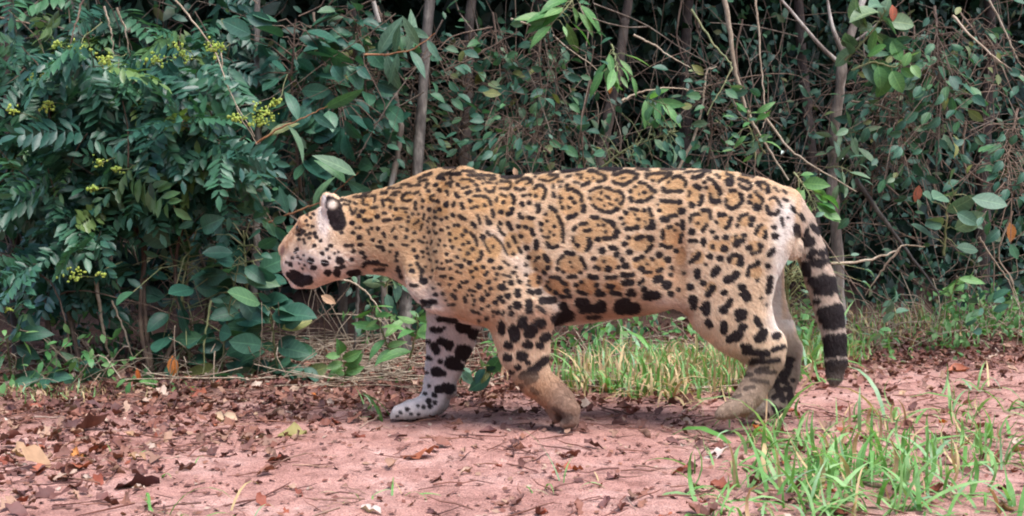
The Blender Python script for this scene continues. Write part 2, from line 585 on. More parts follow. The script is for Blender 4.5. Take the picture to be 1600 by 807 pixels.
def build_jaguar_shape():
    lo = U(420, 690, Y0 - 0.26)
    hi = U(1338, 240, Y0 + 0.26)
    lo[0] = U(420, 0, Y0 + 0.1)[0]
    lo[1], hi[1] = Y0 - 0.25, Y0 + 0.25
    s = Sdf(lo, hi, VOX)
    # trunk and neck: outline traced at the mid plane
    T = np.array([
        (530, 312, 434, .080), (550, 308, 430, .083), (575, 303, 425, .088), (610, 294, 430, .100), (640, 281, 449, .115), (670, 268, 478, .130),
        (700, 263, 497, .142), (740, 267, 506, .152), (790, 278, 508, .165), (840, 273, 506, .176), (900, 266, 504, .182),
        (960, 264, 495, .182), (1020, 266, 487, .174), (1060, 266, 476, .164), (1100, 267, 466, .158), (1150, 272, 462, .152),
        (1190, 281, 445, .140), (1215, 290, 415, .120), (1235, 305, 385, .090), (1247, 325, 362, .05)], float)
    xs = U(T[:, 0], 0, Y0)[0] if False else (T[:, 0] - 800) / F * Y0
    zt, zb, w = CAMH - (T[:, 1] - HROW) / F * Y0, CAMH - (T[:, 2] - HROW) / F * Y0, T[:, 3]
    fx = np.linspace(xs[0], xs[-1], 400)

    def sm(v):
        y = np.interp(fx, xs, v)
        ker = np.hanning(19)
        ker /= ker.sum()
        return np.convolve(np.pad(y, 9, mode='edge'), ker, 'valid')
    zt, zb, w = sm(zt), sm(zb), sm(w)
    sl, X, Y, Z = s.box((xs[0] - .02, Y0 - .24, zb.min() - .06), (xs[-1] + .03, Y0 + .24, zt.max() + .05))
    Xr = X.ravel()
    c = np.interp(Xr, fx, (zt + zb) / 2)[:, None, None]
    hh = np.interp(Xr, fx, (zt - zb) / 2)[:, None, None]
    ww = np.interp(Xr, fx, w)[:, None, None]
    zz = (Z - c) / hh
    yy = np.abs(Y - Y0) / (ww * (1.0 - 0.10 * np.clip(zz, -1, 1)))      # a little fuller below
    Fv = (np.abs(zz) ** 2.25 + yy ** 2.25) ** (1 / 2.25)
    dp = (Fv - 1) * np.minimum(hh, ww)
    dp = np.maximum(dp, np.maximum(xs[0] - X, X - xs[-1])).astype(np.float32)
    s.union(sl, dp, 0)

    def chain(nodes, k, kin=.006):
        """nodes: (px, py, radius px, y offset m, y radius m); one limb, joined to the body with blend k"""
        pts = [U(q[0], q[1], Y0 + q[3]).astype(np.float32) for q in nodes]
        ra = [q[2] * (Y0 + q[3]) / F for q in nodes]
        rb = [q[4] for q in nodes]
        m = max(ra + rb) + k + 0.02
        sl, X, Y, Z = s.box(np.min(pts, 0) - m, np.max(pts, 0) + m)
        best = None
        for i in range(len(nodes) - 1):
            p0, ax = pts[i], pts[i + 1] - pts[i]
            L2 = float(ax @ ax) + 1e-9
            t = np.clip(((X - p0[0]) * ax[0] + (Y - p0[1]) * ax[1] + (Z - p0[2]) * ax[2]) / L2, 0, 1)
            qx, qy, qz = X - (p0[0] + t * ax[0]), Y - (p0[1] + t * ax[1]), Z - (p0[2] + t * ax[2])
            A, B = ra[i] + (ra[i + 1] - ra[i]) * t, rb[i] + (rb[i + 1] - rb[i]) * t
            d = (np.sqrt((qx * qx + qz * qz) / (A * A) + qy * qy / (B * B) + 1e-9) - 1) * np.minimum(A, B)
            if best is None:
                best = d
            else:
                h = np.clip(0.5 + 0.5 * (best - d) / kin, 0, 1)
                best = best + (d - best) * h - kin * h * (1 - h)
        s.union(sl, best, k)

    def blob(px, py, rx, rz, yo, ry, k, rot=0.0, carve=False, yaw=0.0):
        Y_ = Y0 + yo
        s.ell(U(px, py, Y_), (rx * Y_ / F, ry, rz * Y_ / F), math.radians(rot), k, carve, math.radians(yaw))

    # head
    chain([(585, 363, 58, 0, .086), (535, 371, 57, .0, .088), (512, 380, 53, .010, .082), (488, 394, 42, .024, .066), (472, 411, 32, .034, .054), (465, 419, 22, .038, .046)], .010)
    chain([(486, 356, 21, .02, .048), (456, 383, 14, .036, .028), (447, 391, 11.5, .04, .024)], .010)
    chain([(456, 409, 14, .006, .022), (464, 420, 15, .010, .024)], .007)           # upper lip pads
    chain([(456, 409, 14, .07, .022), (464, 420, 15, .066, .024)], .007)
    chain([(464, 440, 11, .034, .026), (487, 434, 16, .02, .045), (530, 420, 15, 0, .05)], .010)
    blob(512, 402, 33, 29, -.056, .036, .022)                                      # cheek
    blob(476, 347, 10, 9, -.022, .02, .012)                                        # brow
    blob(476, 347, 10, 9, .066, .02, .012)
    blob(466, 366, 7, 6, -.030, .012, .008, 0, True)                               # eye sockets
    blob(466, 366, 7, 6, .098, .012, .008, 0, True)
    # ears: cupped, back of the near one turned to the viewer
    blob(524, 331, 15, 29, -.076, .014, .008, 14)
    blob(508, 322, 5.5, 18, -.058, .009, .007, 6)
    blob(515, 326, 14, 26, .080, .013, .010, 14)
    # shoulder blade, upper arm
    chain([(724, 288, 26, -.085, .035), (722, 345, 46, -.126, .040), (708, 405, 62, -.132, .050), (694, 428, 56, -.128, .05)], .028)
    chain([(696, 428, 56, -.128, .052), (765, 452, 56, -.142, .052), (822, 482, 42, -.138, .050)], .022)
    # forearm and lifted paw
    chain([(812, 474, 46, -.134, .048), (815, 515, 44, -.128, .045), (819, 548, 38, -.122, .040), (828, 580, 28, -.118, .034), (836, 594, 25, -.116, .033),
           (858, 612, 23, -.115, .034), (876, 628, 22, -.115, .040)], .018)
    blob(853, 478, 15, 18, -.132, .026, .02)                                       # point of the elbow
    for dx in (-.034, -.0115, .0115, .034):
        chain([(874, 626, 15, -.115 + dx * .75, .0135), (891, 643 - abs(dx) * 80, 13, -.115 + dx, .0125), (892, 658 - abs(dx) * 60, 10, -.115 + dx, .011), (883, 664 - abs(dx) * 60, 7, -.115 + dx, .009)], .004)
    chain([(862, 640, 8, -.115, .022), (870, 652, 8, -.115, .020)], .006)
    # far foreleg, planted
    chain([(718, 420, 56, .10, .05), (712, 488, 43, .105, .046), (704, 530, 36, .105, .040), (694, 572, 27, .105, .032), (687, 600, 23, .105, .029), (679, 626, 21, .105, .032), (668, 636, 20, .105, .036)], .022)
    for dx in (-.036, -.0125, .0125, .036):
        chain([(668, 634, 17, .105 + dx * .7, .0135), (640, 640 + abs(dx) * 70, 13, .105 + dx, .0128), (624, 646, 10.5, .105 + dx, .0118), (616, 652, 6, .105 + dx, .008)], .004)
    blob(706, 612, 7, 9, .09, .011, .010)
    # haunch and near hind leg, paw swinging forward
    chain([(1180, 332, 50, -.078, .055), (1152, 392, 70, -.098, .058), (1136, 440, 71, -.106, .058), (1140, 478, 63, -.108, .052), (1158, 508, 50, -.108, .045), (1180, 532, 37, -.108, .037),
           (1196, 549, 28, -.108, .030)], .028)
    chain([(1196, 546, 28, -.108, .030), (1199, 562, 23, -.108, .026), (1188, 590, 20, -.109, .024), (1174, 614, 20, -.11, .029), (1160, 632, 19, -.11, .036)], .010)
    blob(1214, 536, 10, 14, -.107, .016, .014)                                     # hock
    for dx in (-.034, -.0115, .0115, .034):
        chain([(1160, 631, 15, -.11 + dx * .75, .013), (1142, 639 + abs(dx) * 60, 12, -.11 + dx, .0124), (1129, 646, 9, -.11 + dx, .011), (1123, 650, 5, -.11 + dx, .008)], .004)
    # far hind leg, planted
    chain([(1172, 345, 50, .075, .055), (1158, 420, 64, .092, .056), (1176, 480, 50, .10, .048), (1206, 520, 35, .10, .036), (1228, 546, 23, .10, .027), (1229, 586, 18, .10, .023), (1220, 622, 18, .10, .027),
           (1212, 636, 18, .10, .034)], .022)
    for dx in (-.035, -.012, .012, .035):
        chain([(1212, 635, 15, .10 + dx * .75, .013), (1190, 641 + abs(dx) * 60, 12, .10 + dx, .0124), (1176, 647, 9, .10 + dx, .011), (1169, 652, 5, .10 + dx, .008)], .004)
    # flank fold between belly and thigh
    chain([(1036, 448, 22, -.12, .03), (1074, 458, 24, -.115, .035)], .03)
    chain([(1036, 448, 22, .12, .03), (1074, 458, 24, .115, .035)], .03)
    blob(1110, 288, 34, 13, -.085, .03, .03, -8)                                   # hip bone
    blob(1110, 288, 34, 13, .085, .03, .03, -8)
    # scrotum
    blob(1239, 388, 13, 18, -.06, .024, .004, -12)
    # tail
    chain([(1226, 320, 26, 0, .045), (1250, 352, 21, 0, .036), (1267, 395, 20.5, -.003, .034), (1282, 440, 20, -.008, .034), (1296, 490, 19, -.014, .032),
           (1304, 530, 15.5, -.018, .027), (1306, 566, 14.5, -.02, .025), (1304, 590, 10, -.022, .016), (1303, 600, 4, -.022, .007)], .014)
    # hollows: in front of and behind the shoulder blade, behind the upper arm, the flank, the line of the thigh
    blob(654, 372, 18, 64, -.157, .036, .05, 10, True)
    blob(778, 335, 20, 46, -.186, .034, .03, 30, True)
    blob(840, 430, 14, 62, -.200, .036, .02, 26, True)
    blob(1036, 408, 36, 44, -.206, .05, .04, 6, True)
    blob(1063, 405, 13, 74, -.192, .036, .04, 3, True)
    return s


sdf = build_jaguar_shape()
JV, JQ = sdf.nets()


def smooth_mesh(V, Q, it, lam=0.5):
    E = np.concatenate([Q[:, [0, 1]], Q[:, [1, 2]], Q[:, [2, 3]], Q[:, [3, 0]]])
    a, b = np.concatenate([E[:, 0], E[:, 1]]), np.concatenate([E[:, 1], E[:, 0]])
    deg = np.bincount(a, minlength=len(V))[:, None]
    for _ in range(it):
        m = np.stack([np.bincount(a, V[b, i], len(V)) for i in range(3)], -1) / deg
        V = V + lam * (m - V)
        m = np.stack([np.bincount(a, V[b, i], len(V)) for i in range(3)], -1) / deg
        V = V - 0.52 * lam * (m - V)
    return V


JV = smooth_mesh(JV, JQ, 3)
# keep the largest connected piece only is not needed: every limb overlaps the trunk

# ---- coat: markings read off the animal, kept as a map over its flank, then written on the surface
MX0, MY0, MS = 425, 245, 3            # map origin (pixel), samples per pixel
MW, MH = (1335 - MX0) * MS, (690 - MY0) * MS


def strokes(txt, x0, y0, sc, arr, soft=1.2, fat=1.0):
    for item in txt.replace('\n', ' ').split(';'):
        item = item.strip()
        if not item:
            continue
        w, pts = item.split(':')
        P = np.array([[float(c) for c in q.split(',')] for q in pts.split()])
        P = P / sc + np.array([x0, y0])
        r = float(w) / sc / 2 * 1.18 * fat + 0.85
        dark = 0.92 + 0.08 * min(1.0, max(0.0, (float(w) / sc - 2.2) / 3.0))
        P = (P - np.array([MX0, MY0])) * MS
        r = r * MS
        wig = 0.16 * r
        sf = soft * MS
        if len(P) == 1:
            P = np.vstack([P + [[-0.18 * r, 0]], P + [[0.18 * r, 0.1 * r]]])
        elif len(P) > 2:
            P = spline(P, len(P) * 3)
        lo = np.maximum(np.floor(P.min(0) - r - sf - 4).astype(int), 0)
        hi = np.minimum(np.ceil(P.max(0) + r + sf + 4).astype(int), [MW - 1, MH - 1])
        if (hi <= lo).any():
            continue
        gx_, gy_ = np.meshgrid(np.arange(lo[0], hi[0] + 1), np.arange(lo[1], hi[1] + 1))
        gx_ = gx_ + (vnoise(gx_ / 7.0, gy_ / 7.0, 31) - .5) * min(6, 1.5 + r * .5)
        gy_ = gy_ + (vnoise(gx_ / 7.0, gy_ / 7.0, 77) - .5) * min(6, 1.5 + r * .5)
        d = np.full(gx_.shape, 1e9)
        for a, b in zip(P[:-1], P[1:]):
            v_ = b - a
            t = np.clip(((gx_ - a[0]) * v_[0] + (gy_ - a[1]) * v_[1]) / (v_ @ v_ + 1e-9), 0, 1)
            d = np.minimum(d, np.hypot(gx_ - a[0] - t * v_[0], gy_ - a[1] - t * v_[1]))
        m = np.clip((r - d) / sf + 0.5, 0, 1)
        m = m * m * (3 - 2 * m) * dark
        sub = arr[lo[1]:hi[1] + 1, lo[0]:hi[0] + 1]
        np.maximum(sub, m, out=sub)


SPOTS = [
 (425, 285, 4.48, '''20:130,580;44:122,652 150,645;76:150,660 200,688;54:200,688 255,684;14:205,330 230,345;16:178,372 205,366;88:440,205 450,240;92:448,235 462,285;44:470,210 478,240;20:390,175 396,112;30:402,120 430,130;54:415,135 455,165;
 34:270,548;28:293,598;36:370,565;34:390,632;38:455,635;42:475,547;20:450,602 500,592;34:545,632 600,628;20:555,540;18:515,443 560,443;20:570,480;16:400,530;22:350,497;
 18:385,470;20:408,445;16:340,410;20:295,445;14:230,425;12:440,500;12:465,490;26:610,385;24:620,437;22:630,490;22:650,522;20:565,355;20:488,352;26:560,285;24:610,237;24:650,268;
 22:632,205;16:245,230;14:290,225;14:270,250;14:240,270;16:285,310;14:250,300;18:215,350;18:265,360;20:300,360;18:310,385;14:240,370;14:190,400;14:220,400;14:260,390;16:175,470;
 12:160,490;14:145,530;12:180,520;10:220,510;10:200,540;12:470,130 500,125 550,140;10:500,155 540,160;12:545,180 570,220 590,190;14:600,110 660,105;10:100,560 130,565;9:190,570;9:230,580;9:215,605'''),
 (550, 250, 5.38, '''12:90,295 150,280;20:245,290 290,285;12:300,250 420,240;14:415,215 480,210;14:470,225 575,215;14:560,190 630,175;16:560,165 600,145 670,120;14:320,303 370,303;14:350,283 405,273;
 18:490,280 450,290 425,310 420,330 450,350 490,342;14:520,288 560,268;12:575,297;20:255,345 265,385;14:258,345 300,335;14:315,342 355,355;14:150,312 190,310;14:195,315 190,350;14:95,345 90,372 135,380;
 14:20,365 40,375;12:10,320 80,325;16:70,435 105,428;16:160,405 210,402;22:55,470 70,475;18:95,505 125,520 165,510;30:210,480;18:325,403;16:260,450 285,450;24:370,415;14:415,408 465,412;14:450,440;
 20:265,510 315,508;18:365,502 415,493;12:345,472;22:5,455;22:5,533;22:10,610;20:65,575;28:60,655;12:30,575;12:130,590 145,625;20:165,578;22:220,578;22:265,620 275,640;22:175,672;22:235,690;
 16:335,600 355,575;18:412,562;20:460,590;22:370,652;24:452,650;24:70,712;20:210,728 255,733;24:330,715;22:265,757;22:10,765;26:85,775;24:380,783;14:320,772;18:425,712 470,722;22:520,758;20:590,772;
 20:535,360 530,385;22:595,343;20:590,400;16:535,413;26:650,415;18:510,455;18:475,485;18:470,520;18:560,510 520,545;18:605,460 600,500;16:655,490;14:560,458;16:635,518;18:705,485;24:740,420;18:700,435;
 22:690,540;14:590,545 575,590;14:635,575;18:650,610;16:605,650;22:525,615;18:695,600 710,620;20:755,590;18:755,505;22:795,490;20:640,205 620,235;22:645,265;24:700,215;26:740,260;18:655,310 660,335 690,350;
 16:655,310 690,300;22:730,350;30:790,380;16:505,680;14:555,680 600,695;12:630,695;12:675,680 665,710;14:740,672;16:780,722;16:635,745;16:705,770;12:640,790'''),
 (550, 380, 5.38, '''20:15,60;26:105,115;16:5,135;18:370,110;18:375,150;26:95,190 110,165 215,160;14:200,175 300,185;18:190,222 270,215;24:0,240 60,235;16:490,190;18:390,203;24:380,228 400,236;28:500,235 512,240;
 22:405,270 416,280;28:545,118;24:545,175 570,215 600,240;22:580,250 580,290;50:600,320;22:500,355 540,360;22:700,430 712,435;18:765,425;32:600,490 700,492;14:605,530 660,540;36:690,625 800,635;16:640,90;14:600,120;
 18:660,145;16:715,155;16:795,90;20:765,280;20:740,345;14:700,70;14:620,200;14:680,230;16:660,290;14:720,210;14:690,380'''),
 (680, 250, 5.38, '''20:70,75 170,75;14:225,95 325,103;28:20,158 70,160;16:30,140 60,125 105,125;26:130,120 205,122;16:130,155;18:270,130 360,132;16:370,133 490,142;24:550,150 640,155 720,142;14:345,160 410,165;16:450,168 510,165;
 14:430,195 470,200;18:395,202;16:515,202;14:215,170 290,165;18:290,185 315,185;16:330,215 360,218;30:355,258;16:545,188 600,190 630,200 630,225 610,248 550,245;18:420,255 440,270 485,270 495,240;
 16:680,200 720,175 770,165 800,170;24:800,190;12:770,208;24:680,245;20:705,255;24:740,250;16:95,205 150,185;16:125,220;26:195,215;26:8,215;26:40,260;24:95,268;14:225,245 280,230;26:260,285 290,275;24:175,290 195,315;
 14:105,300;26:25,350;26:95,365 90,390;20:160,360 150,390;24:220,370 230,410;26:290,348;16:320,310 380,308;20:300,410 350,398;22:410,385;18:405,312 435,325;20:450,340 462,375;24:480,425 487,480;18:355,470 375,535;
 18:420,480 440,520 470,535;36:450,530;15:515,350 520,320;16:555,298 590,310;26:640,300 660,320 660,365;22:575,360;32:553,440;30:605,460 640,450;30:645,415;22:710,455 712,480 740,490;30:730,375;24:740,305;28:790,365;
 18:790,300;30:790,490;26:40,420;20:5,435;26:150,465;22:95,490;18:10,485;14:50,500;24:205,470 250,505;28:305,535 335,560;28:545,535;18:530,560 545,605 580,635;28:610,530 640,585;28:700,560;26:760,568;20:650,645 680,700;
 26:720,645;38:770,738;16:605,700 625,735;22:700,745 720,780;22:655,790;20:430,610 465,635;36:400,650;14:405,680 430,740 460,785;14:490,640 540,690 580,750 605,800;20:485,730;26:255,598;20:300,620 335,660 350,720;
 24:228,637;20:235,712;24:280,697;24:312,750;26:380,780 390,800;20:275,790;20:105,570;20:160,550;20:195,553;16:60,590;20:120,625;18:175,660;18:10,615;18:125,680;16:85,722;12:45,680;20:145,735;18:205,755;20:100,795;14:10,770;12:30,715'''),
 (680, 380, 5.38, '''20:145,35;22:95,95;24:180,120;18:15,155;20:100,155;14:55,170;14:130,148;24:310,55;20:270,85;24:380,75 390,100 380,130 350,152;30:288,168;18:245,140;28:455,152 475,150;16:180,183;28:215,195;14:30,215 75,215;22:125,215;
 26:340,218;22:305,240;26:400,205;26:435,250 425,270;22:490,212;28:545,210;12:565,155 620,190;16:675,205;26:655,248;22:520,265;14:565,268 630,285;20:510,305;12:685,285;28:705,325;16:770,350 800,360;16:45,280 85,280;22:135,297;
 16:185,243;14:215,255;18:315,292;18:225,330 270,325;26:205,362;20:120,348;18:35,345;18:60,425;18:10,435;18:170,395;22:140,430 175,470;16:280,395 335,408;38:365,362;28:448,328;22:465,385;28:440,432;20:330,480;34:395,470;
 22:245,460 255,490;24:448,525;32:505,498;48:555,370;36:635,335;40:610,445;40:690,405;40:695,435;34:795,408;54:690,520;34:540,460;26:565,492;26:525,580;22:570,580 565,595;22:630,540;34:635,590;18:485,570;14:485,610;48:780,500 785,570;
 66:735,645 725,680;40:650,715 690,750;30:550,665 575,700;26:430,630;18:310,565 370,590;20:390,550;16:320,515;18:370,650;24:570,760;42:0,630 100,640 160,645;16:110,520 160,515;16:90,480;14:270,440;16:310,440;14:420,400;16:580,330;14:600,390'''),
 (820, 250, 5.38, '''18:70,125 230,105;30:300,100 410,95 500,75;36:615,70 720,85 800,75;18:5,165 45,170 60,205;14:85,153;14:200,135 280,140 250,165 200,185 120,172;14:345,150 390,142;14:430,130 480,132;20:530,105 580,105 640,130 675,150 665,180 610,188;
 16:470,160;12:530,160;14:575,158;16:415,195 450,202;24:480,220 540,200;20:545,190;14:240,215 240,240;14:280,190 315,190;24:355,220;12:300,230;20:80,245 110,220 160,230 172,260 165,310 150,330;20:40,300;22:90,305;14:5,300;26:40,360;
 26:240,290 250,310;26:300,322;22:350,252 400,255 450,280 470,300 475,345;36:495,390 490,430;30:365,490 410,475 430,460;28:385,325;22:415,365;24:370,400;22:312,405;14:295,360;18:545,270 590,245 640,238;18:680,240 750,265;18:780,275 800,280;
 22:550,330;22:575,385 610,415 650,435 700,443 740,440;32:770,415;18:640,280;14:610,330 645,345;18:680,310 715,330;20:770,340;14:670,390;12:705,372 740,382;20:800,370;26:95,385 120,390 110,440;28:30,490 70,495;26:210,400 240,420 260,440;
 22:280,480 300,520 318,570 320,640 322,690;22:175,458;18:187,520;28:135,540;24:245,562;16:210,608;18:135,595;18:245,632;16:155,645 200,655;26:185,705 210,735 240,740 270,728;28:10,570;28:55,590 75,630;32:95,685 95,740;34:15,738;
 24:405,590 425,565;24:465,542 520,535;22:500,600 550,595;26:560,485 610,488;18:655,505 690,512;26:730,525 745,560;18:615,550;18:660,548;18:675,608;32:610,668;26:660,662 720,662;30:750,645 780,610;18:405,660 410,690;28:440,720;
 28:535,665 550,710 520,755;28:345,780 400,790;44:650,762;38:740,742;26:775,790'''),
 (820, 380, 5.38, '''28:350,80 405,95;20:320,110 285,145 275,170;24:465,120 490,160 510,210;14:380,160;14:395,200;26:278,215;24:320,243;26:465,245;24:365,283 425,278;32:30,122;28:115,120;30:165,105 190,150;16:90,150;20:10,185;28:195,205;20:90,215;
 28:165,245;24:10,270;28:120,290;16:30,320;26:110,330;24:220,285 280,295 310,325 345,345;18:195,320;22:180,360 210,390;28:260,415;36:350,398;26:295,448 380,445;32:580,130;26:590,200 625,220;18:665,150;46:695,215;26:785,205;34:770,95;
 34:540,280 600,290;30:430,350;26:475,325;30:600,350;26:450,405 520,430;30:620,400 600,430 660,430;26:690,360 740,365;26:680,290 760,287;28:725,410 790,430;44:110,410;50:140,490 240,480;60:320,525;76:255,635 370,600;66:300,610;
 70:460,500 500,500;56:480,550 650,545;66:640,515;76:795,540;24:520,615 620,610;28:60,420;50:35,510 35,570;24:105,535 160,580;42:120,650 130,690;56:50,700 40,750'''),
 (950, 250, 5.38, '''22:0,90 100,80;14:230,85 340,97;12:440,90 640,90;22:45,130 100,120 150,105 220,120 245,145 200,180 140,215;22:40,190 100,212 140,220;9:110,160 140,158;18:315,135 330,130 480,120 530,125 470,160 420,195;20:320,155;20:375,178;
 16:0,240 50,265;22:90,270 125,300 125,340 105,375;16:0,325;18:70,342;24:0,445 40,438 70,415;22:260,195 310,205;26:340,230 390,270;18:225,230;24:190,268;26:185,325 200,350;26:240,352 290,350;26:320,345 365,315;16:260,292;24:305,278;
 22:460,260 480,270 620,268;24:465,240;18:510,195;22:540,160 590,142 630,165 655,190 650,220;14:645,115 720,108 800,100;24:710,150 740,155 790,135;18:680,310 685,270;34:740,225 765,245;28:785,310 785,350 765,375;38:698,382;26:440,345 530,355 600,355;
 36:600,355;16:418,378;26:432,430;48:620,430;26:510,475 570,470;44:460,500 490,500;24:190,415 245,428;28:298,425;28:345,415 360,465;34:370,520 375,560;28:320,572 380,570;38:240,568;26:145,580 205,582;28:108,493;32:150,445;18:130,540;
 20:250,502;12:225,460;14:310,518;26:0,520 40,530 50,565;40:60,640 75,605;24:0,660;28:168,657;28:235,660 290,648;48:350,660;28:365,720 320,770;38:135,705;36:175,775;28:15,735 65,752;30:70,795;28:455,600 455,655;26:500,570 525,568;
 22:580,540;28:625,520 628,575;18:560,590;24:620,625 605,690;30:450,715;26:480,735 530,732;28:570,765;22:690,520 695,480 720,462;22:755,458;42:705,605;30:800,430;16:755,535;26:690,682 740,682;26:795,590;40:800,690;40:425,795;26:765,790'''),
 (950, 380, 5.38, '''34:70,98;36:180,78;28:225,138 290,118;32:118,140;22:370,135;42:423,100;18:325,178;46:145,193;24:80,205;38:280,215;22:295,250 355,245;32:440,220 415,235;46:500,140;26:530,208;26:520,265;30:5,215;32:115,268 205,268;26:0,290 60,288;
 36:20,360;44:130,330 190,330;32:30,410 100,430;44:190,405;28:165,430 220,432;28:290,310 260,345;40:300,385;50:400,312 435,300;62:490,350;30:590,390;40:525,425;56:320,442 410,440;64:360,435;70:95,510 150,500;76:90,545 225,540;
 24:690,160 740,135 765,95;22:640,250;36:750,235 745,280;44:690,370;26:800,340;56:715,470;40:720,530;40:800,550'''),
 (1080, 250, 5.38, '''24:10,150 60,150 100,130;20:90,100 150,108;14:200,130 240,155;20:290,125 340,150 345,185;56:315,190;22:400,170 440,180 480,195 500,220 480,250 430,235 400,210;30:560,200;18:565,215 590,250;18:560,200 600,195 640,215 650,250;36:640,258;
 12:695,240 730,275;14:760,260 790,285;20:770,330 800,350;32:30,220 65,240;28:85,310 85,350;22:65,370;36:5,385;22:110,190;24:125,235;18:140,162 180,175;30:195,200 225,240 240,290;20:155,290 160,330;38:170,350 225,352;22:320,262 370,262;
 20:290,340 290,380;26:310,400 350,410 400,380 425,340 410,290;22:540,275;26:495,310;30:490,360;20:560,300 600,340 590,370;54:550,400;18:660,335 690,318 730,350 755,395;26:635,400 650,450 710,455 725,430;16:0,465 50,458;24:90,425 150,430 160,490;
 12:50,535;20:130,545 90,605;36:10,605;28:230,470 280,465;20:235,455;24:210,525;26:330,490 320,540 290,575;24:400,510 420,475 470,460;26:385,555;40:510,500;28:500,550;22:590,550 560,570 540,620;28:620,605 618,655;32:690,565;42:700,640;
 20:755,490 770,560;28:175,605;28:210,655;38:290,655;26:180,730;48:275,745;20:370,640;36:380,690 430,680;40:375,710;32:445,635;26:100,670 100,720;26:20,682;40:485,740;38:580,725;22:510,790 575,770;34:685,760 650,800;28:60,790;14:420,135 520,150'''),
 (1080, 380, 5.38, '''36:155,110;40:240,128;20:125,180;24:60,100 10,145;26:315,155 320,125 370,100 420,125;46:410,165;24:470,270 485,210 550,180;28:560,165;34:640,190;36:50,240 50,280;48:215,220 190,255;44:375,260;56:330,300 300,310;40:360,285;20:555,310;
 36:655,290 650,380 640,410;36:100,335;40:180,370 140,430;38:275,415;44:425,370;56:450,430 470,460;26:415,430;24:0,365;50:15,480;30:20,540;50:125,520 130,580;36:330,480 300,530;52:270,560;56:395,590 430,590;40:400,640 440,620;40:550,650 570,690;
 22:540,620;40:140,660 160,690;44:275,680 275,740;46:410,750 390,800;40:570,795 600,800;46:710,780;20:585,460;16:620,520'''),
 (1060, 400, 2.883, '''28:270,350 230,375;28:360,370;26:440,360;20:320,410 290,405;16:425,425 470,410;12:330,470 380,460;12:360,510 400,505;12:290,540 330,535;12:300,600 340,590;10:250,640 280,630;22:300,430 400,440;16:330,480 450,470;14:350,520 430,525;12:330,560 400,570;30:380,345;26:290,320'''),
 (1190, 290, 5.38, '''30:45,30 45,60;28:250,190 275,225;30:320,250 340,285;18:215,270;54:285,350 290,410;40:375,370 375,420;90:390,470;54:300,530;60:430,560 410,590;80:470,650;55:430,650 520,640;56:500,570;60:370,660 390,740;60:520,770 470,800;
 36:415,335 470,400;40:540,530 575,640'''),
 (1190, 430, 4.247, '''60:340,40 480,40;60:370,75 490,85;45:370,110 450,115;36:370,170;50:400,240 500,215;56:400,255 520,250;66:420,290 530,310;40:430,340 500,345;60:445,425 560,420;70:440,470 560,465;60:440,515 560,510;60:440,600 560,590;70:440,640 560,640;66:460,690 530,690;60:470,715 520,715;44:480,740 510,740;14:480,80 525,170;14:535,220 545,300'''),
 (750, 480, 4.033, '''44:375,95;52:320,140;44:310,165;30:130,120 140,150;48:210,140 220,190;40:300,235;40:400,195 420,185;32:375,240;34:180,240;46:265,305;36:175,315;38:410,330 330,400 270,435;22:200,410;26:240,380;20:300,350;30:350,440 300,470;22:260,500;20:330,520 360,540;46:505,690 540,705;30:560,690;16:470,640 500,660'''),
]
FAR_LEG_SPOTS = [
 (600, 480, 4.25, '''34:370,80 470,85;32:330,150;28:370,152;16:400,138;72:525,130;64:600,180;20:300,230;42:335,260 350,290;40:375,225 440,250;36:430,265;86:530,300;50:545,335;76:455,370;48:490,390;24:305,340;24:375,360;54:350,430;30:395,440;16:288,435;
 44:365,545;58:430,540;30:400,525;26:335,585;28:297,625;18:275,575;22:305,657;18:260,663;20:338,635;20:155,680;14:110,700;14:180,710;14:225,655;14:300,523;12:230,710;12:90,725'''),
 (1060, 400, 2.883, '''24:505,468;22:455,525 480,545;20:480,600;20:440,560 445,590;22:500,640;16:430,640;14:460,690;14:490,575;34:450,420;26:400,390;14:400,715;12:420,745;12:370,730;24:470,450 500,500;22:450,600 470,650;20:500,600 505,660;18:430,680 450,720;18:480,700;26:490,520 470,560;14:515,560;16:440,630'''),
]
ROSETTES = '''788,321,17,17;749,318,19,12;864,356,18,31;892,315,22,25;945,312,24,18;934,360,33,19;908,379,14,15;840,302,14,12;858,281,18,6;925,277,30,8;977,280,20,10;1030,277,19,8;1055,290,17,12;1003,302,18,14;963,312,12,18;
1082,306,10,16;1047,327,19,14;997,343,24,15;1048,369,17,18;1000,379,20,13;1095,345,13,15;1115,305,11,17;1146,313,13,13;1181,312,10,11;1210,324,9,12;1131,347,10,11;1163,345,11,9;1162,278,9,6;1195,293,8,6;1135,277,12,7;
893,413,21,15;846,413,18,14;836,438,12,12;866,448,18,13;916,448,18,12;948,412,18,12;957,449,15,10;1002,412,16,9;1018,425,15,8;823,360,12,22;770,387,13,18;800,382,13,20;635,311,10,7;672,311,8,7;625,336,12,9;575,335,12,10;569,340,14,10;
605,316,10,6;572,317,10,6;694,292,8,6;728,283,12,5;797,290,9,5;820,286,14,6;840,400,14,11;1063,400,8,14;1090,402,10,10;1115,385,9,8;1130,385,10,10;1150,376,10,8;1190,362,9,10;1178,385,10,8;1148,405,10,8;1180,425,9,10;1110,450,9,9;
720,370,20,16;735,395,16,14;745,425,14,12;690,330,10,8;650,350,12,9;880,448,10,10;1030,413,10,10'''


def ss(a, b, x):
    t = np.clip((x - a) / (b - a), 0, 1)
    return t * t * (3 - 2 * t)


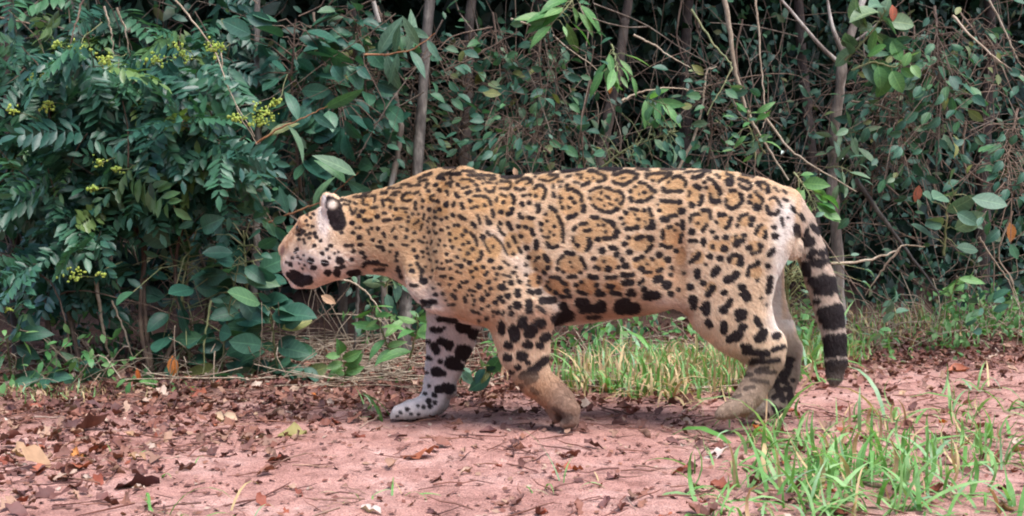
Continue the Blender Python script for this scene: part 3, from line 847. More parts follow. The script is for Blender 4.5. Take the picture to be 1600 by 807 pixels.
ink = np.zeros((MH, MW), dtype=np.float32)
ink_far = np.zeros((MH, MW), dtype=np.float32)
for x0, y0, sc, txt in SPOTS:
    strokes(txt, x0, y0, sc, ink, fat=1.08 if (x0, y0) in ((1080, 380), (1060, 400)) else (1.15 if x0 == 750 else (.86 if x0 == 1190 else 1.0)))
for x0, y0, sc, txt in FAR_LEG_SPOTS:
    strokes(txt, x0, y0, sc, ink_far)
mgx, mgy = np.meshgrid(np.arange(MW) / MS + MX0, np.arange(MH) / MS + MY0)
wn_ = (fbm(mgx / 9, mgy / 9, 3, 51) - .45) * 8
tan = np.zeros((MH, MW), dtype=np.float32)
for r_ in ROSETTES.replace('\n', '').split(';'):
    cx_, cy_, rx_, ry_ = [float(q) for q in r_.split(',')]
    d_ = np.hypot((mgx + wn_ * .3 - cx_) / (rx_ + 2), (mgy + wn_ * .3 - cy_) / (ry_ + 2))
    np.maximum(tan, 1 - ss(0.72, 1.08, d_), out=tan)


def mixc(a, b, t):
    return a * (1 - t[..., None]) + np.asarray(b)[None, :] * t[..., None]


def sample(arr, x, y):
    u = np.clip((x - MX0) * MS, 0, MW - 1.01)
    v_ = np.clip((y - MY0) * MS, 0, MH - 1.01)
    i, j = u.astype(int), v_.astype(int)
    a, b = u - i, v_ - j
    return (arr[j, i] * (1 - a) + arr[j, i + 1] * a) * (1 - b) + (arr[j + 1, i] * (1 - a) + arr[j + 1, i + 1] * a) * b


C_TAN = np.array([0.55, 0.325, 0.135])
C_PALE = np.array([0.735, 0.56, 0.40])
C_ORANGE = np.array([0.46, 0.225, 0.10])
C_WHITE = np.array([0.80, 0.70, 0.63])
C_BLACK = np.array([0.026, 0.018, 0.019])
C_GREY = np.array([0.30, 0.24, 0.20])


def coat(P, jit=None):
    """colour of the coat at points P of the body surface"""
    far = P[:, 1] > Y0
    Yn = np.where(far, 2 * Y0 - P[:, 1], P[:, 1])
    px = 800 + P[:, 0] / Yn * F
    py = HROW + (CAMH - P[:, 2]) / Yn * F
    pxt = 800 + P[:, 0] / P[:, 1] * F
    pyt = HROW + (CAMH - P[:, 2]) / P[:, 1] * F
    farleg = far & (((pyt > 492) & (pxt < 800)) | ((pyt > 500) & (pxt > 1040)))
    x = np.where(farleg, pxt, px)
    y = np.where(farleg, pyt, py)
    n_ = fbm(x / 14, y / 14, 3, 61) - 0.45
    t_ = sample(tan, x, y) * (~farleg)
    # ground colour of the coat
    back = 1 - ss(280, 420, y)
    col = np.repeat(C_PALE[None], len(P), 0)
    col = mixc(col, C_TAN, 0.30 * back + 0.02)
    # neck and shoulder: overall tan
    nk = ss(520, 560, x) * (1 - ss(760, 830, x)) * (1 - ss(440, 500, y))
    col = mixc(col, C_TAN, 0.5 * nk)
    col = mixc(col, C_TAN, np.clip(t_ * 0.64, 0, 1))
    low = ss(400, 440, y) * ss(800, 850, x) * (1 - ss(1040, 1070, x)) * (1 - ss(470, 480, y))
    col = mixc(col, C_ORANGE, np.clip(low * (0.2 + 0.4 * t_), 0, 1))
    sh = ss(395, 440, y) * ss(640, 670, x) * (1 - ss(770, 800, x))
    col = mixc(col, C_ORANGE, 0.45 * sh)
    groin = ss(1030, 1060, x) * (1 - ss(1068, 1078, x)) * ss(330, 370, y) * (1 - ss(470, 480, y))
    col = mixc(col, C_ORANGE, 0.45 * groin)
    # belly tinted brown; throat, chin, cheeks, inner legs white
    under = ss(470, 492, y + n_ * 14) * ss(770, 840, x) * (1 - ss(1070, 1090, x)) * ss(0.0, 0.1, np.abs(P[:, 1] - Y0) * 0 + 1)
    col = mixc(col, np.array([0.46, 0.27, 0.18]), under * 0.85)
    inner = ss(0.02, 0.09, 0.12 - np.abs(P[:, 1] - Y0)) * ss(485, 505, y)
    col = mixc(col, C_WHITE, inner * 0.7)
    chk = ss(400, 425, y - 0.10 * (x - 470) + n_ * 10) * (1 - ss(600, 650, x)) * (1 - ss(452, 470, y) * 0)
    col = mixc(col, C_WHITE, np.clip(chk, 0, 1) * 0.8)
    face = (1 - ss(520, 545, x)) * ss(330, 420, y)
    col = mixc(col, np.array([0.64, 0.46, 0.30]), face * 0.5)
    muz = np.exp(-(((x - 472) / 34) ** 2 + ((y - 415) / 24) ** 2)) + .8 * np.exp(-(((x - 530) / 40) ** 2 + ((y - 408) / 18) ** 2)) + np.exp(-(((x - 462) / 14) ** 2 + ((y - 450) / 8) ** 2))
    col = mixc(col, C_WHITE, np.clip(muz * 1.15, 0, 1) * 0.85)
    brid = np.exp(-(((x - 458 - (370 - y) * .75) / 11) ** 2)) * (x < 500) * ss(395, 385, y) if False else np.exp(-(((x - 452 + (y - 375) * .8) / 9) ** 2)) * (x < 500) * (1 - ss(385, 400, y))
    col = mixc(col, np.array([0.47, 0.25, 0.13]), brid * 0.6)
    fh = np.exp(-(((x - 483) / 20) ** 2 + ((y - 358) / 22) ** 2))
    col = mixc(col, np.array([0.44, 0.26, 0.13]), fh * 0.55)
    chest = ss(415, 470, y) * ss(600, 630, x) * (1 - ss(660, 690, x - (y - 430) * .5))
    col = mixc(col, C_WHITE, chest * 0.75)
    tipf = np.exp(-(((x - 508) / 7) ** 2 + ((y - 307) / 9) ** 2))
    earf = np.exp(-(((x - 506) / 10) ** 2 + ((y - 340) / 34) ** 2))
    col = mixc(col, C_WHITE, np.clip(earf * 1.5, 0, 0.92))
    col = mixc(col, np.array([0.36, 0.33, 0.34]), np.clip(tipf * 1.2, 0, .8))
    bx = x - (742 + (y - 330) * 0.86)
    sheen_band = np.exp(-(bx / 17) ** 2) * ss(335, 370, y) * (1 - ss(500, 520, y))  # pale fur along the upper arm, with the ridge's sheen painted in
    col = mixc(col, C_WHITE, sheen_band * 0.5 * (1 - t_))
    gro = np.exp(-(((x - 1035) / 28) ** 2 + ((y - 474) / 11) ** 2))
    col = mixc(col, C_WHITE, gro * 0.8)
    # rear edge of the haunch pale
    rear = ss(1192, 1220, x + (y - 380) * 0.06) * ss(300, 330, y) * (1 - ss(500, 540, y)) * (1 - ss(1236, 1244, x))
    col = mixc(col, np.array([0.84, 0.77, 0.72]), rear * 0.9)
    # legs
    fl = farleg & (x < 800)
    col = mixc(col, np.array([0.80, 0.74, 0.72]), fl * 0.95)
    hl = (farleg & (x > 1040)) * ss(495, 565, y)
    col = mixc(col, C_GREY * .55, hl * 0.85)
    near_f = (~farleg) & (~far) & (y > 500) & (x < 930)
    col = mixc(col, C_PALE, near_f * ss(500, 530, y) * 0.6)
    col = mixc(col, np.array([0.34, 0.175, 0.09]), near_f * ss(560, 610, y) * 0.8)
    col = mixc(col, np.array([0.2, 0.13, 0.10]), near_f * ss(840, 885, x + (y - 600) * .3) * ss(585, 605, y) * 0.75)
    near_h = (~farleg) & (~far) & (y > 545) & (x > 1040)
    col = mixc(col, np.array([0.30, 0.215, 0.16]), near_h * ss(530, 590, y) * 0.9)
    rearf = fl * ss(0, 14, x - (722 - (y - 560) * .55)) * ss(540, 570, y)
    col = mixc(col, np.array([0.24, 0.18, 0.15]), rearf * 0.7)
    pawb = ss(640, 655, y)
    col = mixc(col, np.array([0.22, 0.15, 0.12]), pawb * 0.55)
    # tail
    tl = ss(1242, 1256, x)
    col = mixc(col, np.array([0.55, 0.44, 0.37]), tl * 0.8)
    # scrotum cream
    sc_ = np.exp(-(((x - 1239) / 13) ** 2 + ((y - 388) / 18) ** 2) ** 2)
    col = mixc(col, np.array([0.74, 0.60, 0.48]), sc_ * 0.95)
    # markings
    m = np.where(farleg, sample(ink_far, x, y), sample(ink, x, y)) * (1 - sc_)
    # dorsal line
    dors = ss(0.045, 0.02, np.abs(P[:, 1] - Y0)) if False else (1 - ss(0.012, 0.035, np.abs(P[:, 1] - Y0)))
    dm = dors * (x > 560) * (x < 1240) * (y < 300) * ss(0.46, 0.56, fbm(x / 26, P[:, 1] * 40, 2, 71) + 0.06)
    m = np.maximum(m, dm * 0.95)
    spot_e = np.exp(-(((x - 519) / 8) ** 2 + ((y - 320) / 7.0) ** 2) ** 2)
    m = np.maximum(m, 0.95 * (x > 1282) * ss(582, 590, y) * (x < 1330))
    m = m * (1 - spot_e)
    col = mixc(col, np.array([0.88, 0.80, 0.70]), spot_e)
    # nose leather
    nose = np.exp(-(((x - 438) / 6) ** 2 + ((y - 392) / 9) ** 2) ** 2)
    col = mixc(col, np.array([0.30, 0.17, 0.15]), nose * .8)
    col = col * (1 + n_[:, None] * 0.35)
    if jit is not None:
        col = col * jit[:, None]
    fade = 1 - 0.45 * near_f * ss(575, 600, y) - 0.3 * near_h * ss(560, 600, y)
    col = mixc(col, C_BLACK, np.clip(m * fade, 0, 1))
    return np.clip(col, 0.004, 0.9), x, y


JC, _, _ = coat(JV)
jorg = np.array([U(900, 655, Y0)[0], Y0, 0.0])

kf = NT('coat_skin')
a_ = kf.n('Attribute', _attribute_name='coat')
p = kf.n('BsdfPrincipled', Roughness=0.75)
p.inputs['Specular IOR Level'].default_value = 0.25
kf.l(a_.outputs['Color'], p.inputs['Base Color'])
kf.l(p.outputs[0], kf.out.inputs[0])
M['coat'] = kf.m
kf = NT('fur_strand')
a_ = kf.n('Attribute', _attribute_name='coat')
p = kf.n('BsdfPrincipled', Roughness=0.6)
p.inputs['Specular IOR Level'].default_value = 0.3
kf.l(a_.outputs['Color'], p.inputs['Base Color'])
kf.l(p.outputs[0], kf.out.inputs[0])
M['fur'] = kf.m


def plain(name, col, rough=0.4, spec=0.5):
    k_ = NT(name)
    nz_ = k_.n('TexNoise', Scale=60.0, Detail=3.0)
    g_ = k_.n('NewGeometry')
    k_.l(g_.outputs['Position'], nz_.inputs['Vector'])
    p_ = k_.n('BsdfPrincipled', Roughness=rough)
    p_.inputs['Specular IOR Level'].default_value = spec
    k_.l(k_.mix(1.0, col, k_.math('MULTIPLY_ADD', nz_.outputs['Fac'], 0.6, 0.7), 'MULTIPLY'), p_.inputs['Base Color'])
    k_.l(p_.outputs[0], k_.out.inputs[0])
    return k_.m


jaguar = thing('jaguar', 'spotted tan jaguar walking along the dirt track with its head lowered', 'jaguar', jorg)
rgba = np.concatenate([JC, np.ones((len(JC), 1))], 1)
jm = mesh_np('body', JV - jorg, JQ, M['coat'], True, {'coat': rgba})
body = link('body', jm, jaguar)

# ---- fur
jm.calc_loop_triangles()
NRM = np.zeros((len(JV), 3), dtype=np.float32)
jm.vertices.foreach_get('normal', NRM.ravel()) if False else None
buf = np.zeros(len(JV) * 3, dtype=np.float32)
jm.vertices.foreach_get('normal', buf)
NRM = buf.reshape(-1, 3)


def grow_fur(N):
    a, b, c, d = JV[JQ[:, 0]], JV[JQ[:, 1]], JV[JQ[:, 2]], JV[JQ[:, 3]]
    ar = np.linalg.norm(np.cross(c - a, d - b), axis=1)
    cum = np.cumsum(ar / ar.sum())
    q = np.searchsorted(cum, rng.random(N)).clip(0, len(JQ) - 1)
    u, v_ = rng.random(N)[:, None], rng.random(N)[:, None]
    P = (a[q] * (1 - u) + b[q] * u) * (1 - v_) + (d[q] * (1 - u) + c[q] * u) * v_
    Nn = NRM[JQ[q, 0]] * (1 - u) + NRM[JQ[q, 2]] * u
    Nn = Nn / (np.linalg.norm(Nn, axis=1, keepdims=True) + 1e-9)
    jit = 1 + rng.normal(0, 0.12, N)
    jit = jit + (fbm(P[:, 0] * 60 + P[:, 2] * 30, P[:, 2] * 170, 2, 33) - .38) * .4
    C, x, y = coat(P, np.clip(jit, .5, 1.5))
    # lay of the hair
    T = np.tile(np.array([1.0, 0, -0.28]), (N, 1))
    leg = (ss(470, 530, y) * (x < 1240))[:, None]
    T = T * (1 - leg) + np.array([0.25, 0, -1.0]) * leg
    thigh = (ss(1060, 1120, x) * ss(300, 400, y) * (1 - leg[:, 0]) * (x < 1245))[:, None]
    T = T * (1 - .6 * thigh) + np.array([0.35, 0, -0.9]) * .6 * thigh
    tail = ss(1240, 1260, x)[:, None]
    T = T * (1 - tail) + np.array([0.28, 0, -1.0]) * tail
    hd = (1 - ss(520, 560, x))[:, None]
    T = T * (1 - hd) + np.array([0.85, 0, 0.25]) * hd
    T = T + rng.normal(0, 0.2, (N, 3))
    T = T - Nn * np.sum(T * Nn, 1, keepdims=True)
    T = T / (np.linalg.norm(T, axis=1, keepdims=True) + 1e-9)
    L = 0.0095 * (1 + rng.normal(0, .22, N))
    L = L * (1 - 0.55 * hd[:, 0]) * (1 + 0.25 * tail[:, 0]) * (1 + 0.45 * ss(470, 495, y) * ss(760, 840, x) * (1 - ss(1060, 1080, x)) * (y < 512))
    L = L * (1 - 0.35 * ss(560, 620, y) * (x < 1245))
    lift = 0.32 + 0.16 * rng.random(N)
    L = L[:, None]
    lift = lift[:, None]
    # the root colour is taken half a hair length up the lay, so the markings stay put
    P0 = P - T * L * 0.45
    P1 = P0 + (T * .45 + Nn * lift * .9) * L * .6
    P2 = P0 + (T * .98 + Nn * lift) * L
    root = P0 - Nn * 0.0012
    pts = np.stack([root, P1, P2], 1) - jorg
    return pts.astype(np.float32), C


NF = 330000
fp, fc = grow_fur(NF)
hc = bpy.data.hair_curves.new('fur')
hc.add_curves([3] * NF)
hc.attributes['position'].data.foreach_set('vector', fp.ravel()) if 'position' in hc.attributes else None
ra = hc.attributes.get('radius') or hc.attributes.new('radius', 'FLOAT', 'POINT')
ra.data.foreach_set('value', np.tile(np.array([0.00055, 0.00045, 0.0001], dtype=np.float32), NF))
ca = hc.attributes.new('coat', 'FLOAT_COLOR', 'CURVE')
ca.data.foreach_set('color', np.concatenate([fc, np.ones((NF, 1))], 1).astype(np.float32).ravel())
hc.materials.append(M['fur'])
fur = link('fur', hc, jaguar)
fur['kind'] = 'stuff'


def ball(r, n=10, m=14):
    th = np.linspace(0, np.pi, n)
    ph = np.arange(m) / m * 2 * np.pi
    V = np.stack([np.sin(th)[:, None] * np.cos(ph), np.sin(th)[:, None] * np.sin(ph), np.cos(th)[:, None] * np.ones(m)], -1).reshape(-1, 3) * r
    i = np.arange(n - 1)[:, None] * m
    j = np.arange(m)[None]
    return V, np.stack([i + j, i + m + j, i + m + (j + 1) % m, i + (j + 1) % m], -1).reshape(-1, 4)


M['eye'] = plain('eye', (0.05, 0.035, 0.02), 0.1, 0.6)
M['whisker'] = plain('whisker', (0.75, 0.72, 0.7), 0.4)
eb = mesh_np('eye', *ball(0.011), M['eye'])
link('eye', eb, jaguar, U(468, 357, Y0 - .018) - jorg)
link('eye', eb, jaguar, U(468, 357, Y0 + .075) - jorg)
for sgn in (-1, 1):
    P_, R_ = [], []
    for i in range(9):
        st = U(454 + (i % 3) * 6, 398 + (i // 3) * 5, Y0 + .03 + sgn * .045)
        d_ = np.array([0.06 + .02 * (i % 3), sgn * 0.10, 0.012 - 0.008 * (i // 3)])
        P_.append(np.stack([st, st + d_ * .5 + [0, 0, .004], st + d_]))
        R_.append([.0005, .0004, .0002])
    wv, wf = tubes(P_, R_, 4)
    link('whiskers', mesh_np('whiskers', wv - jorg, wf, M['whisker']), jaguar)
# ------------------------------------------------------------------ leaf shapes (axis +Y, face +Z)
def leaf(L, W, n=4, a=0.9, b=0.8, fold=0.25, curl=0.25, twist=0.0):
    t = np.linspace(0, 1, n + 1)
    w = W / 2 * np.sin(np.pi * np.clip(t, 0, 1) ** a) ** b
    w[0], w[-1] = W * 0.03, 0.0005
    ang = curl * t
    y = L * np.cumsum(np.concatenate([[0], np.cos(ang[1:]) / n]))
    z = -L * np.cumsum(np.concatenate([[0], np.sin(ang[1:]) / n]))
    V = []
    for i in range(n + 1):
        c_, s_ = math.cos(twist * t[i]), math.sin(twist * t[i])
        V += [(-w[i] * c_, y[i], z[i] + fold * w[i] - w[i] * s_), (0, y[i], z[i]), (w[i] * c_, y[i], z[i] + fold * w[i] + w[i] * s_)]
    Q = []
    for i in range(n):
        for j in (0, 1):
            q = i * 3 + j
            Q.append((q, q + 1, q + 4, q + 3))
    return np.array(V), np.array(Q)


def join(parts):
    Vs, Fs, o = [], [], 0
    for v_, f_ in parts:
        Vs.append(v_)
        Fs.append(f_ + o)
        o += len(v_)
    return np.concatenate(Vs), np.concatenate(Fs)


def compound(L, npair, ll, lw, seed, droop=0.5):
    r_ = np.random.default_rng(seed)
    n = npair + 1
    t = np.linspace(0, 1, n + 2)
    ang = droop * t
    y = L * np.cumsum(np.concatenate([[0], np.cos(ang[1:]) / (n + 1)]))
    z = -L * np.cumsum(np.concatenate([[0], np.sin(ang[1:]) / (n + 1)]))
    parts = [tubes([np.stack([0 * y, y, z], -1)], [np.linspace(.0018, .0008, n + 2)], 3)]
    for i in range(1, n + 1):
        for sg in (-1, 1):
            lv, lf = leaf(ll * (0.75 + 0.4 * math.sin(math.pi * (i + .5) / (n + 1))) * r_.uniform(.85, 1.15), lw * r_.uniform(.85, 1.15), 3, 0.9, 0.75, .3, r_.uniform(.1, .6))
            an = sg * math.radians(r_.uniform(48, 70))
            tl = r_.uniform(-.35, .15)
            R = Matrix.Rotation(-an, 3, 'Z') @ Matrix.Rotation(tl, 3, 'X') @ Matrix.Rotation(r_.uniform(-.4, .4), 3, 'Y')
            parts.append((lv @ np.array(R).T + np.array([0, y[i], z[i]]), lf))
    lv, lf = leaf(ll, lw, 3, .9, .75, .3, .3)
    parts.append((lv @ np.array(Matrix.Rotation(-droop, 3, 'X')).T + np.array([0, y[-1], z[-1]]), lf))
    return join(parts)


TM = {
    'oval': [leaf(1, .52, 4, .92, .8, .2 + .1 * i, .15 + .25 * i) for i in range(4)],
    'lance': [leaf(1, .30, 5, .85, .9, .25, .1 + .3 * i, .3 * (i - 1)) for i in range(4)],
    'broad': [leaf(1, .58, 8, .95, .72, .15 + .1 * i, .1 + .2 * i) for i in range(4)],
    'small': [leaf(1, .48, 3, .9, .8, .25, .1 + .3 * i) for i in range(4)],
    'coarse': [leaf(1, .55, 2, .92, .8, .25, .3 * i) for i in range(3)],
    'pinnate': [compound(1, 7, .30, .125, 40 + i, .35 + .2 * i) for i in range(6)],
}
LEAF_MESH = {}


def leaf_mesh(kind, i, mat):
    key = (kind, i, mat)
    if key not in LEAF_MESH:
        v_, f_ = TM[kind][i]
        at_ = None
        if kind != 'pinnate':
            n_ = len(v_) // 3
            lc_ = np.zeros((len(v_), 4))
            lc_[:, 0] = np.tile([1, 0, 1], n_)
            lc_[:, 1] = np.repeat(np.linspace(0, 1, n_), 3)
            lc_[:, 2:] = 1
            at_ = {'leafco': lc_}
        LEAF_MESH[key] = mesh_np('leaf', v_, f_, M[mat], True, at_)
    return LEAF_MESH[key]


def stem_obj(name, polys, radii, mat, parent, org, sides=6):
    v_, f_ = tubes(polys, radii, sides)
    return link(name, mesh_np(name, v_ - org, f_, M[mat]), parent)


def wander(a, b, n, amp, seed=None):
    """a bent line from a to b"""
    t = np.linspace(0, 1, n)[:, None]
    P = np.asarray(a) * (1 - t) + np.asarray(b) * t
    nn = rng.normal(0, amp, (n, 3)) * np.sin(np.pi * t)
    P = P + nn
    return spline(P, n * 3)


OUT = np.array([0.0, -1.0, 0.0])     # out of the forest, towards the open track
LEAFCOUNT = [0]


def put_leaves(parent, org, pos, D, kind, mat, size, name='leaf', facing=0.6, jitter=0.45, var=0.25):
    n = len(pos)
    Nn = np.array([0, 0, 1.0])[None] * (1 - facing) + OUT[None] * facing + rng.normal(0, jitter, (n, 3))
    R = frames(D, Nn)
    for i in range(n):
        m = leaf_mesh(kind, int(rng.integers(len(TM[kind]))), mat)
        s_ = min(size * (1 + var * rng.normal()), size * 1.35)
        s_ = max(s_, size * .45)
        link(name, m, parent, mat4=m4(R[i], pos[i] - org, s_))
    LEAFCOUNT[0] += n


def sprig(label, cat, pts, Y, w, leaves, kind, mat, size, name='climbing_plant', smat='stem_green', dY=0.0, group=None, fall=0.5, spread=0.03,
          facing=0.6, side=0, tips=True, leafname='leaf'):
    """a stem through pixel points at depth Y (dY: depth change to the tip), leaves along it"""
    n0 = len(pts)
    P = np.array([U(x, y, Y + dY * i / max(n0 - 1, 1)) for i, (x, y) in enumerate(pts)])
    P = spline(P, max(8, n0 * 5))
    P[1:-1] += rng.normal(0, .0016, (len(P) - 2, 3))
    org = P[0].copy()
    t = thing(name, label, cat, org, group)
    r0 = w / 2 * Y / F
    polys, rad = [P], [np.linspace(r0, r0 * .35, len(P))]
    Tn = np.gradient(P, axis=0)
    Tn /= np.linalg.norm(Tn, axis=1, keepdims=True)
    lp, ld = [], []
    for i in range(leaves):
        u = (i + rng.random()) / leaves
        u = 0.12 + 0.88 * u
        j = min(int(u * (len(P) - 1)), len(P) - 1)
        sg = 1 if i % 2 else -1
        lat = np.cross(Tn[j], OUT)
        lat = lat / (np.linalg.norm(lat) + 1e-6) * sg
        d = lat * rng.uniform(.5, 1.1) + Tn[j] * rng.uniform(.1, .6) + OUT * rng.uniform(-.1, .6) + np.array([0, 0, -fall]) * rng.uniform(.2, 1.2) + rng.normal(0, .25, 3)
        base = P[j]
        if spread > 0.02:
            e = base + (d / np.linalg.norm(d) + rng.normal(0, .4, 3)) * spread * rng.uniform(.3, 1.2)
            polys.append(np.stack([base, (base + e) / 2 + [0, 0, .2 * spread], e]))
            rad.append([r0 * .4, r0 * .3, r0 * .2])
            base = e
        lp.append(base)
        ld.append(d)
    stem_obj('stem', polys, rad, smat, t, org, 5)
    if leaves:
        put_leaves(t, org, np.array(lp), np.array(ld), kind, mat, size, leafname, facing)
    return t


# ------------------------------------------------------------------ trees and saplings
def tree(label, pts, Y, w, mat, branches=(), name='tree', dY=0, sides=10, crown=None):
    n0 = len(pts)
    P = np.array([U(x, y, Y + dY * i / max(n0 - 1, 1)) for i, (x, y) in enumerate(pts)])
    # go down into the ground and up into the canopy
    foot = P[-1].copy()
    foot[2] = ground_z(foot[0], foot[1]) - .03
    top = P[0] + (P[0] - P[1]) / np.linalg.norm(P[0] - P[1]) * 1.6
    P = np.vstack([top, P, foot]) if foot[2] < P[-1][2] - .02 else np.vstack([top, P])
    P = spline(P, 40)
    P[1:-1] += rng.normal(0, .003, (len(P) - 2, 3))
    org = P[-1].copy()
    t = thing(name, label, 'tree', org)
    r0 = w / 2 * Y / F
    R = np.linspace(r0 * .75, r0 * 1.15, len(P)) * (1 + .07 * rng.normal(size=len(P)))
    stem_obj('trunk', [P], [R], mat, t, org, sides)
    for bp, bw in branches:
        Q = spline(np.array([U(x, y, Y - .02 * i) for i, (x, y) in enumerate(bp)]), 14)
        stem_obj('branch', [Q], [np.linspace(bw, bw * .35, 14) / 2 * Y / F], mat, t, org, 6)
    if crown:
        # crown above the picture, shading the undergrowth
        cx_, cz_, rad_, n = crown
        c_ = np.array([P[0][0] + cx_, P[0][1] + .5, P[0][2] + cz_])
        ms = Mass()
        d = unit(n) * (rng.random((n, 1)) ** .4) * rad_ * np.array([1.3, 1.0, .55])
        Rf = frames(rng.normal(0, 1, (n, 3)) + [0, 0, -.6], rng.normal(0, .6, (n, 3)) + [0, -.3, 1])
        ms.add(TM['coarse'][1], Rf, c_ + d - org, .16 * (1 + .3 * rng.random(n)), rng.random(n))
        o_ = link('crown', ms.mesh('crown', M['leaf_dark']), t)
        o_['kind'] = 'stuff'
        for i in range(5):
            e = c_ + unit(1)[0] * rad_ * .7
            Q = wander(P[0], e, 5, .05)
            stem_obj('branch', [Q], [np.linspace(r0 * .6, r0 * .15, len(Q))], mat, t, org, 6)
    return t


tree('slim mottled grey tree rising behind the jaguar\'s neck', [(553, -20), (551, 80), (548, 150), (544, 220), (540, 300), (536, 420), (534, 540)], 4.75, 13, 'bark_brown', [([(549, 110), (585, 92), (640, 80)], 5)], crown=(0, .6, 1.5, 1500))
tree('dark brown tree standing behind the jaguar\'s shoulder hump', [(737, -20), (734, 60), (730, 140), (728, 220), (724, 320), (720, 540)], 5.2, 18, 'bark_brown', crown=(.2, .6, 1.6, 1500))
tree('leaning brown tree behind the middle of the jaguar\'s back', [(988, -30), (975, 40), (965, 110), (950, 190), (938, 280), (925, 540)], 5.6, 17, 'bark_brown', crown=(.3, .5, 1.7, 1500))
tree('pale blotched sapling with forked top above the jaguar\'s tail', [(1335, 40), (1318, 90), (1311, 150), (1305, 200), (1304, 240), (1300, 300), (1308, 380), (1312, 500)], 5.05, 17, 'bark_mottled',
     [([(1312, 100), (1280, 70), (1225, 5), (1190, -30)], 8), ([(1316, 80), (1300, 40), (1290, -20)], 9), ([(1303, 235), (1325, 245), (1334, 262)], 6), ([(1318, 75), (1350, 55), (1390, 20)], 6)], crown=(.1, .8, 1.4, 1200))
tree('thin straight sapling among the broad leaves left of the jaguar\'s face', [(402, -20), (401, 80), (404, 180), (405, 290), (400, 380), (398, 450), (396, 580)], 4.3, 12, 'bark_grey', sides=8, crown=(-.2, .8, 1.3, 1100))
tree('dark stem at the far edge of the flowering shrub', [(14, 120), (18, 250), (22, 360), (26, 450), (28, 590)], 4.25, 16, 'bark_brown', sides=8, crown=(-.2, .9, 1.3, 900))
tree('crooked pale sapling just above the jaguar\'s neck', [(602, 70), (612, 110), (620, 160), (625, 200), (622, 245), (612, 290), (604, 340), (600, 540)], 4.55, 10, 'bark_mottled', sides=7)
tree('short grey trunk standing behind the jaguar\'s chest', [(648, 330), (643, 400), (638, 450), (634, 500), (632, 560)], 4.5, 20, 'bark_grey', name='tree')
tree('brown trunk half hidden by climbers near the sapling fork', [(1247, -20), (1252, 80), (1262, 180), (1270, 280), (1280, 520)], 6.4, 18, 'bark_brown', crown=(.4, .4, 1.8, 1300))
tree('dark trunk deep behind the hanging vines', [(1545, -20), (1548, 90), (1540, 200), (1536, 320), (1534, 500)], 6.6, 20, 'bark_brown', crown=(.5, .3, 1.9, 1300))
tree('dim trunk behind the thin twigs over the jaguar\'s hips', [(1078, -20), (1070, 80), (1072, 180), (1066, 300), (1064, 500)], 6.5, 18, 'bark_brown', crown=(0, .5, 1.8, 1300))
tree('dim leaning trunk left of the leaning brown tree', [(842, -20), (838, 80), (838, 180), (830, 300), (828, 520)], 6.3, 20, 'bark_brown', crown=(0, .5, 1.7, 1300))
tree('slender trunk buried in the flowering shrub', [(112, -20), (118, 100), (110, 220), (112, 360), (108, 590)], 4.6, 14, 'bark_grey', sides=8, crown=(-.2, .6, 1.5, 1000))

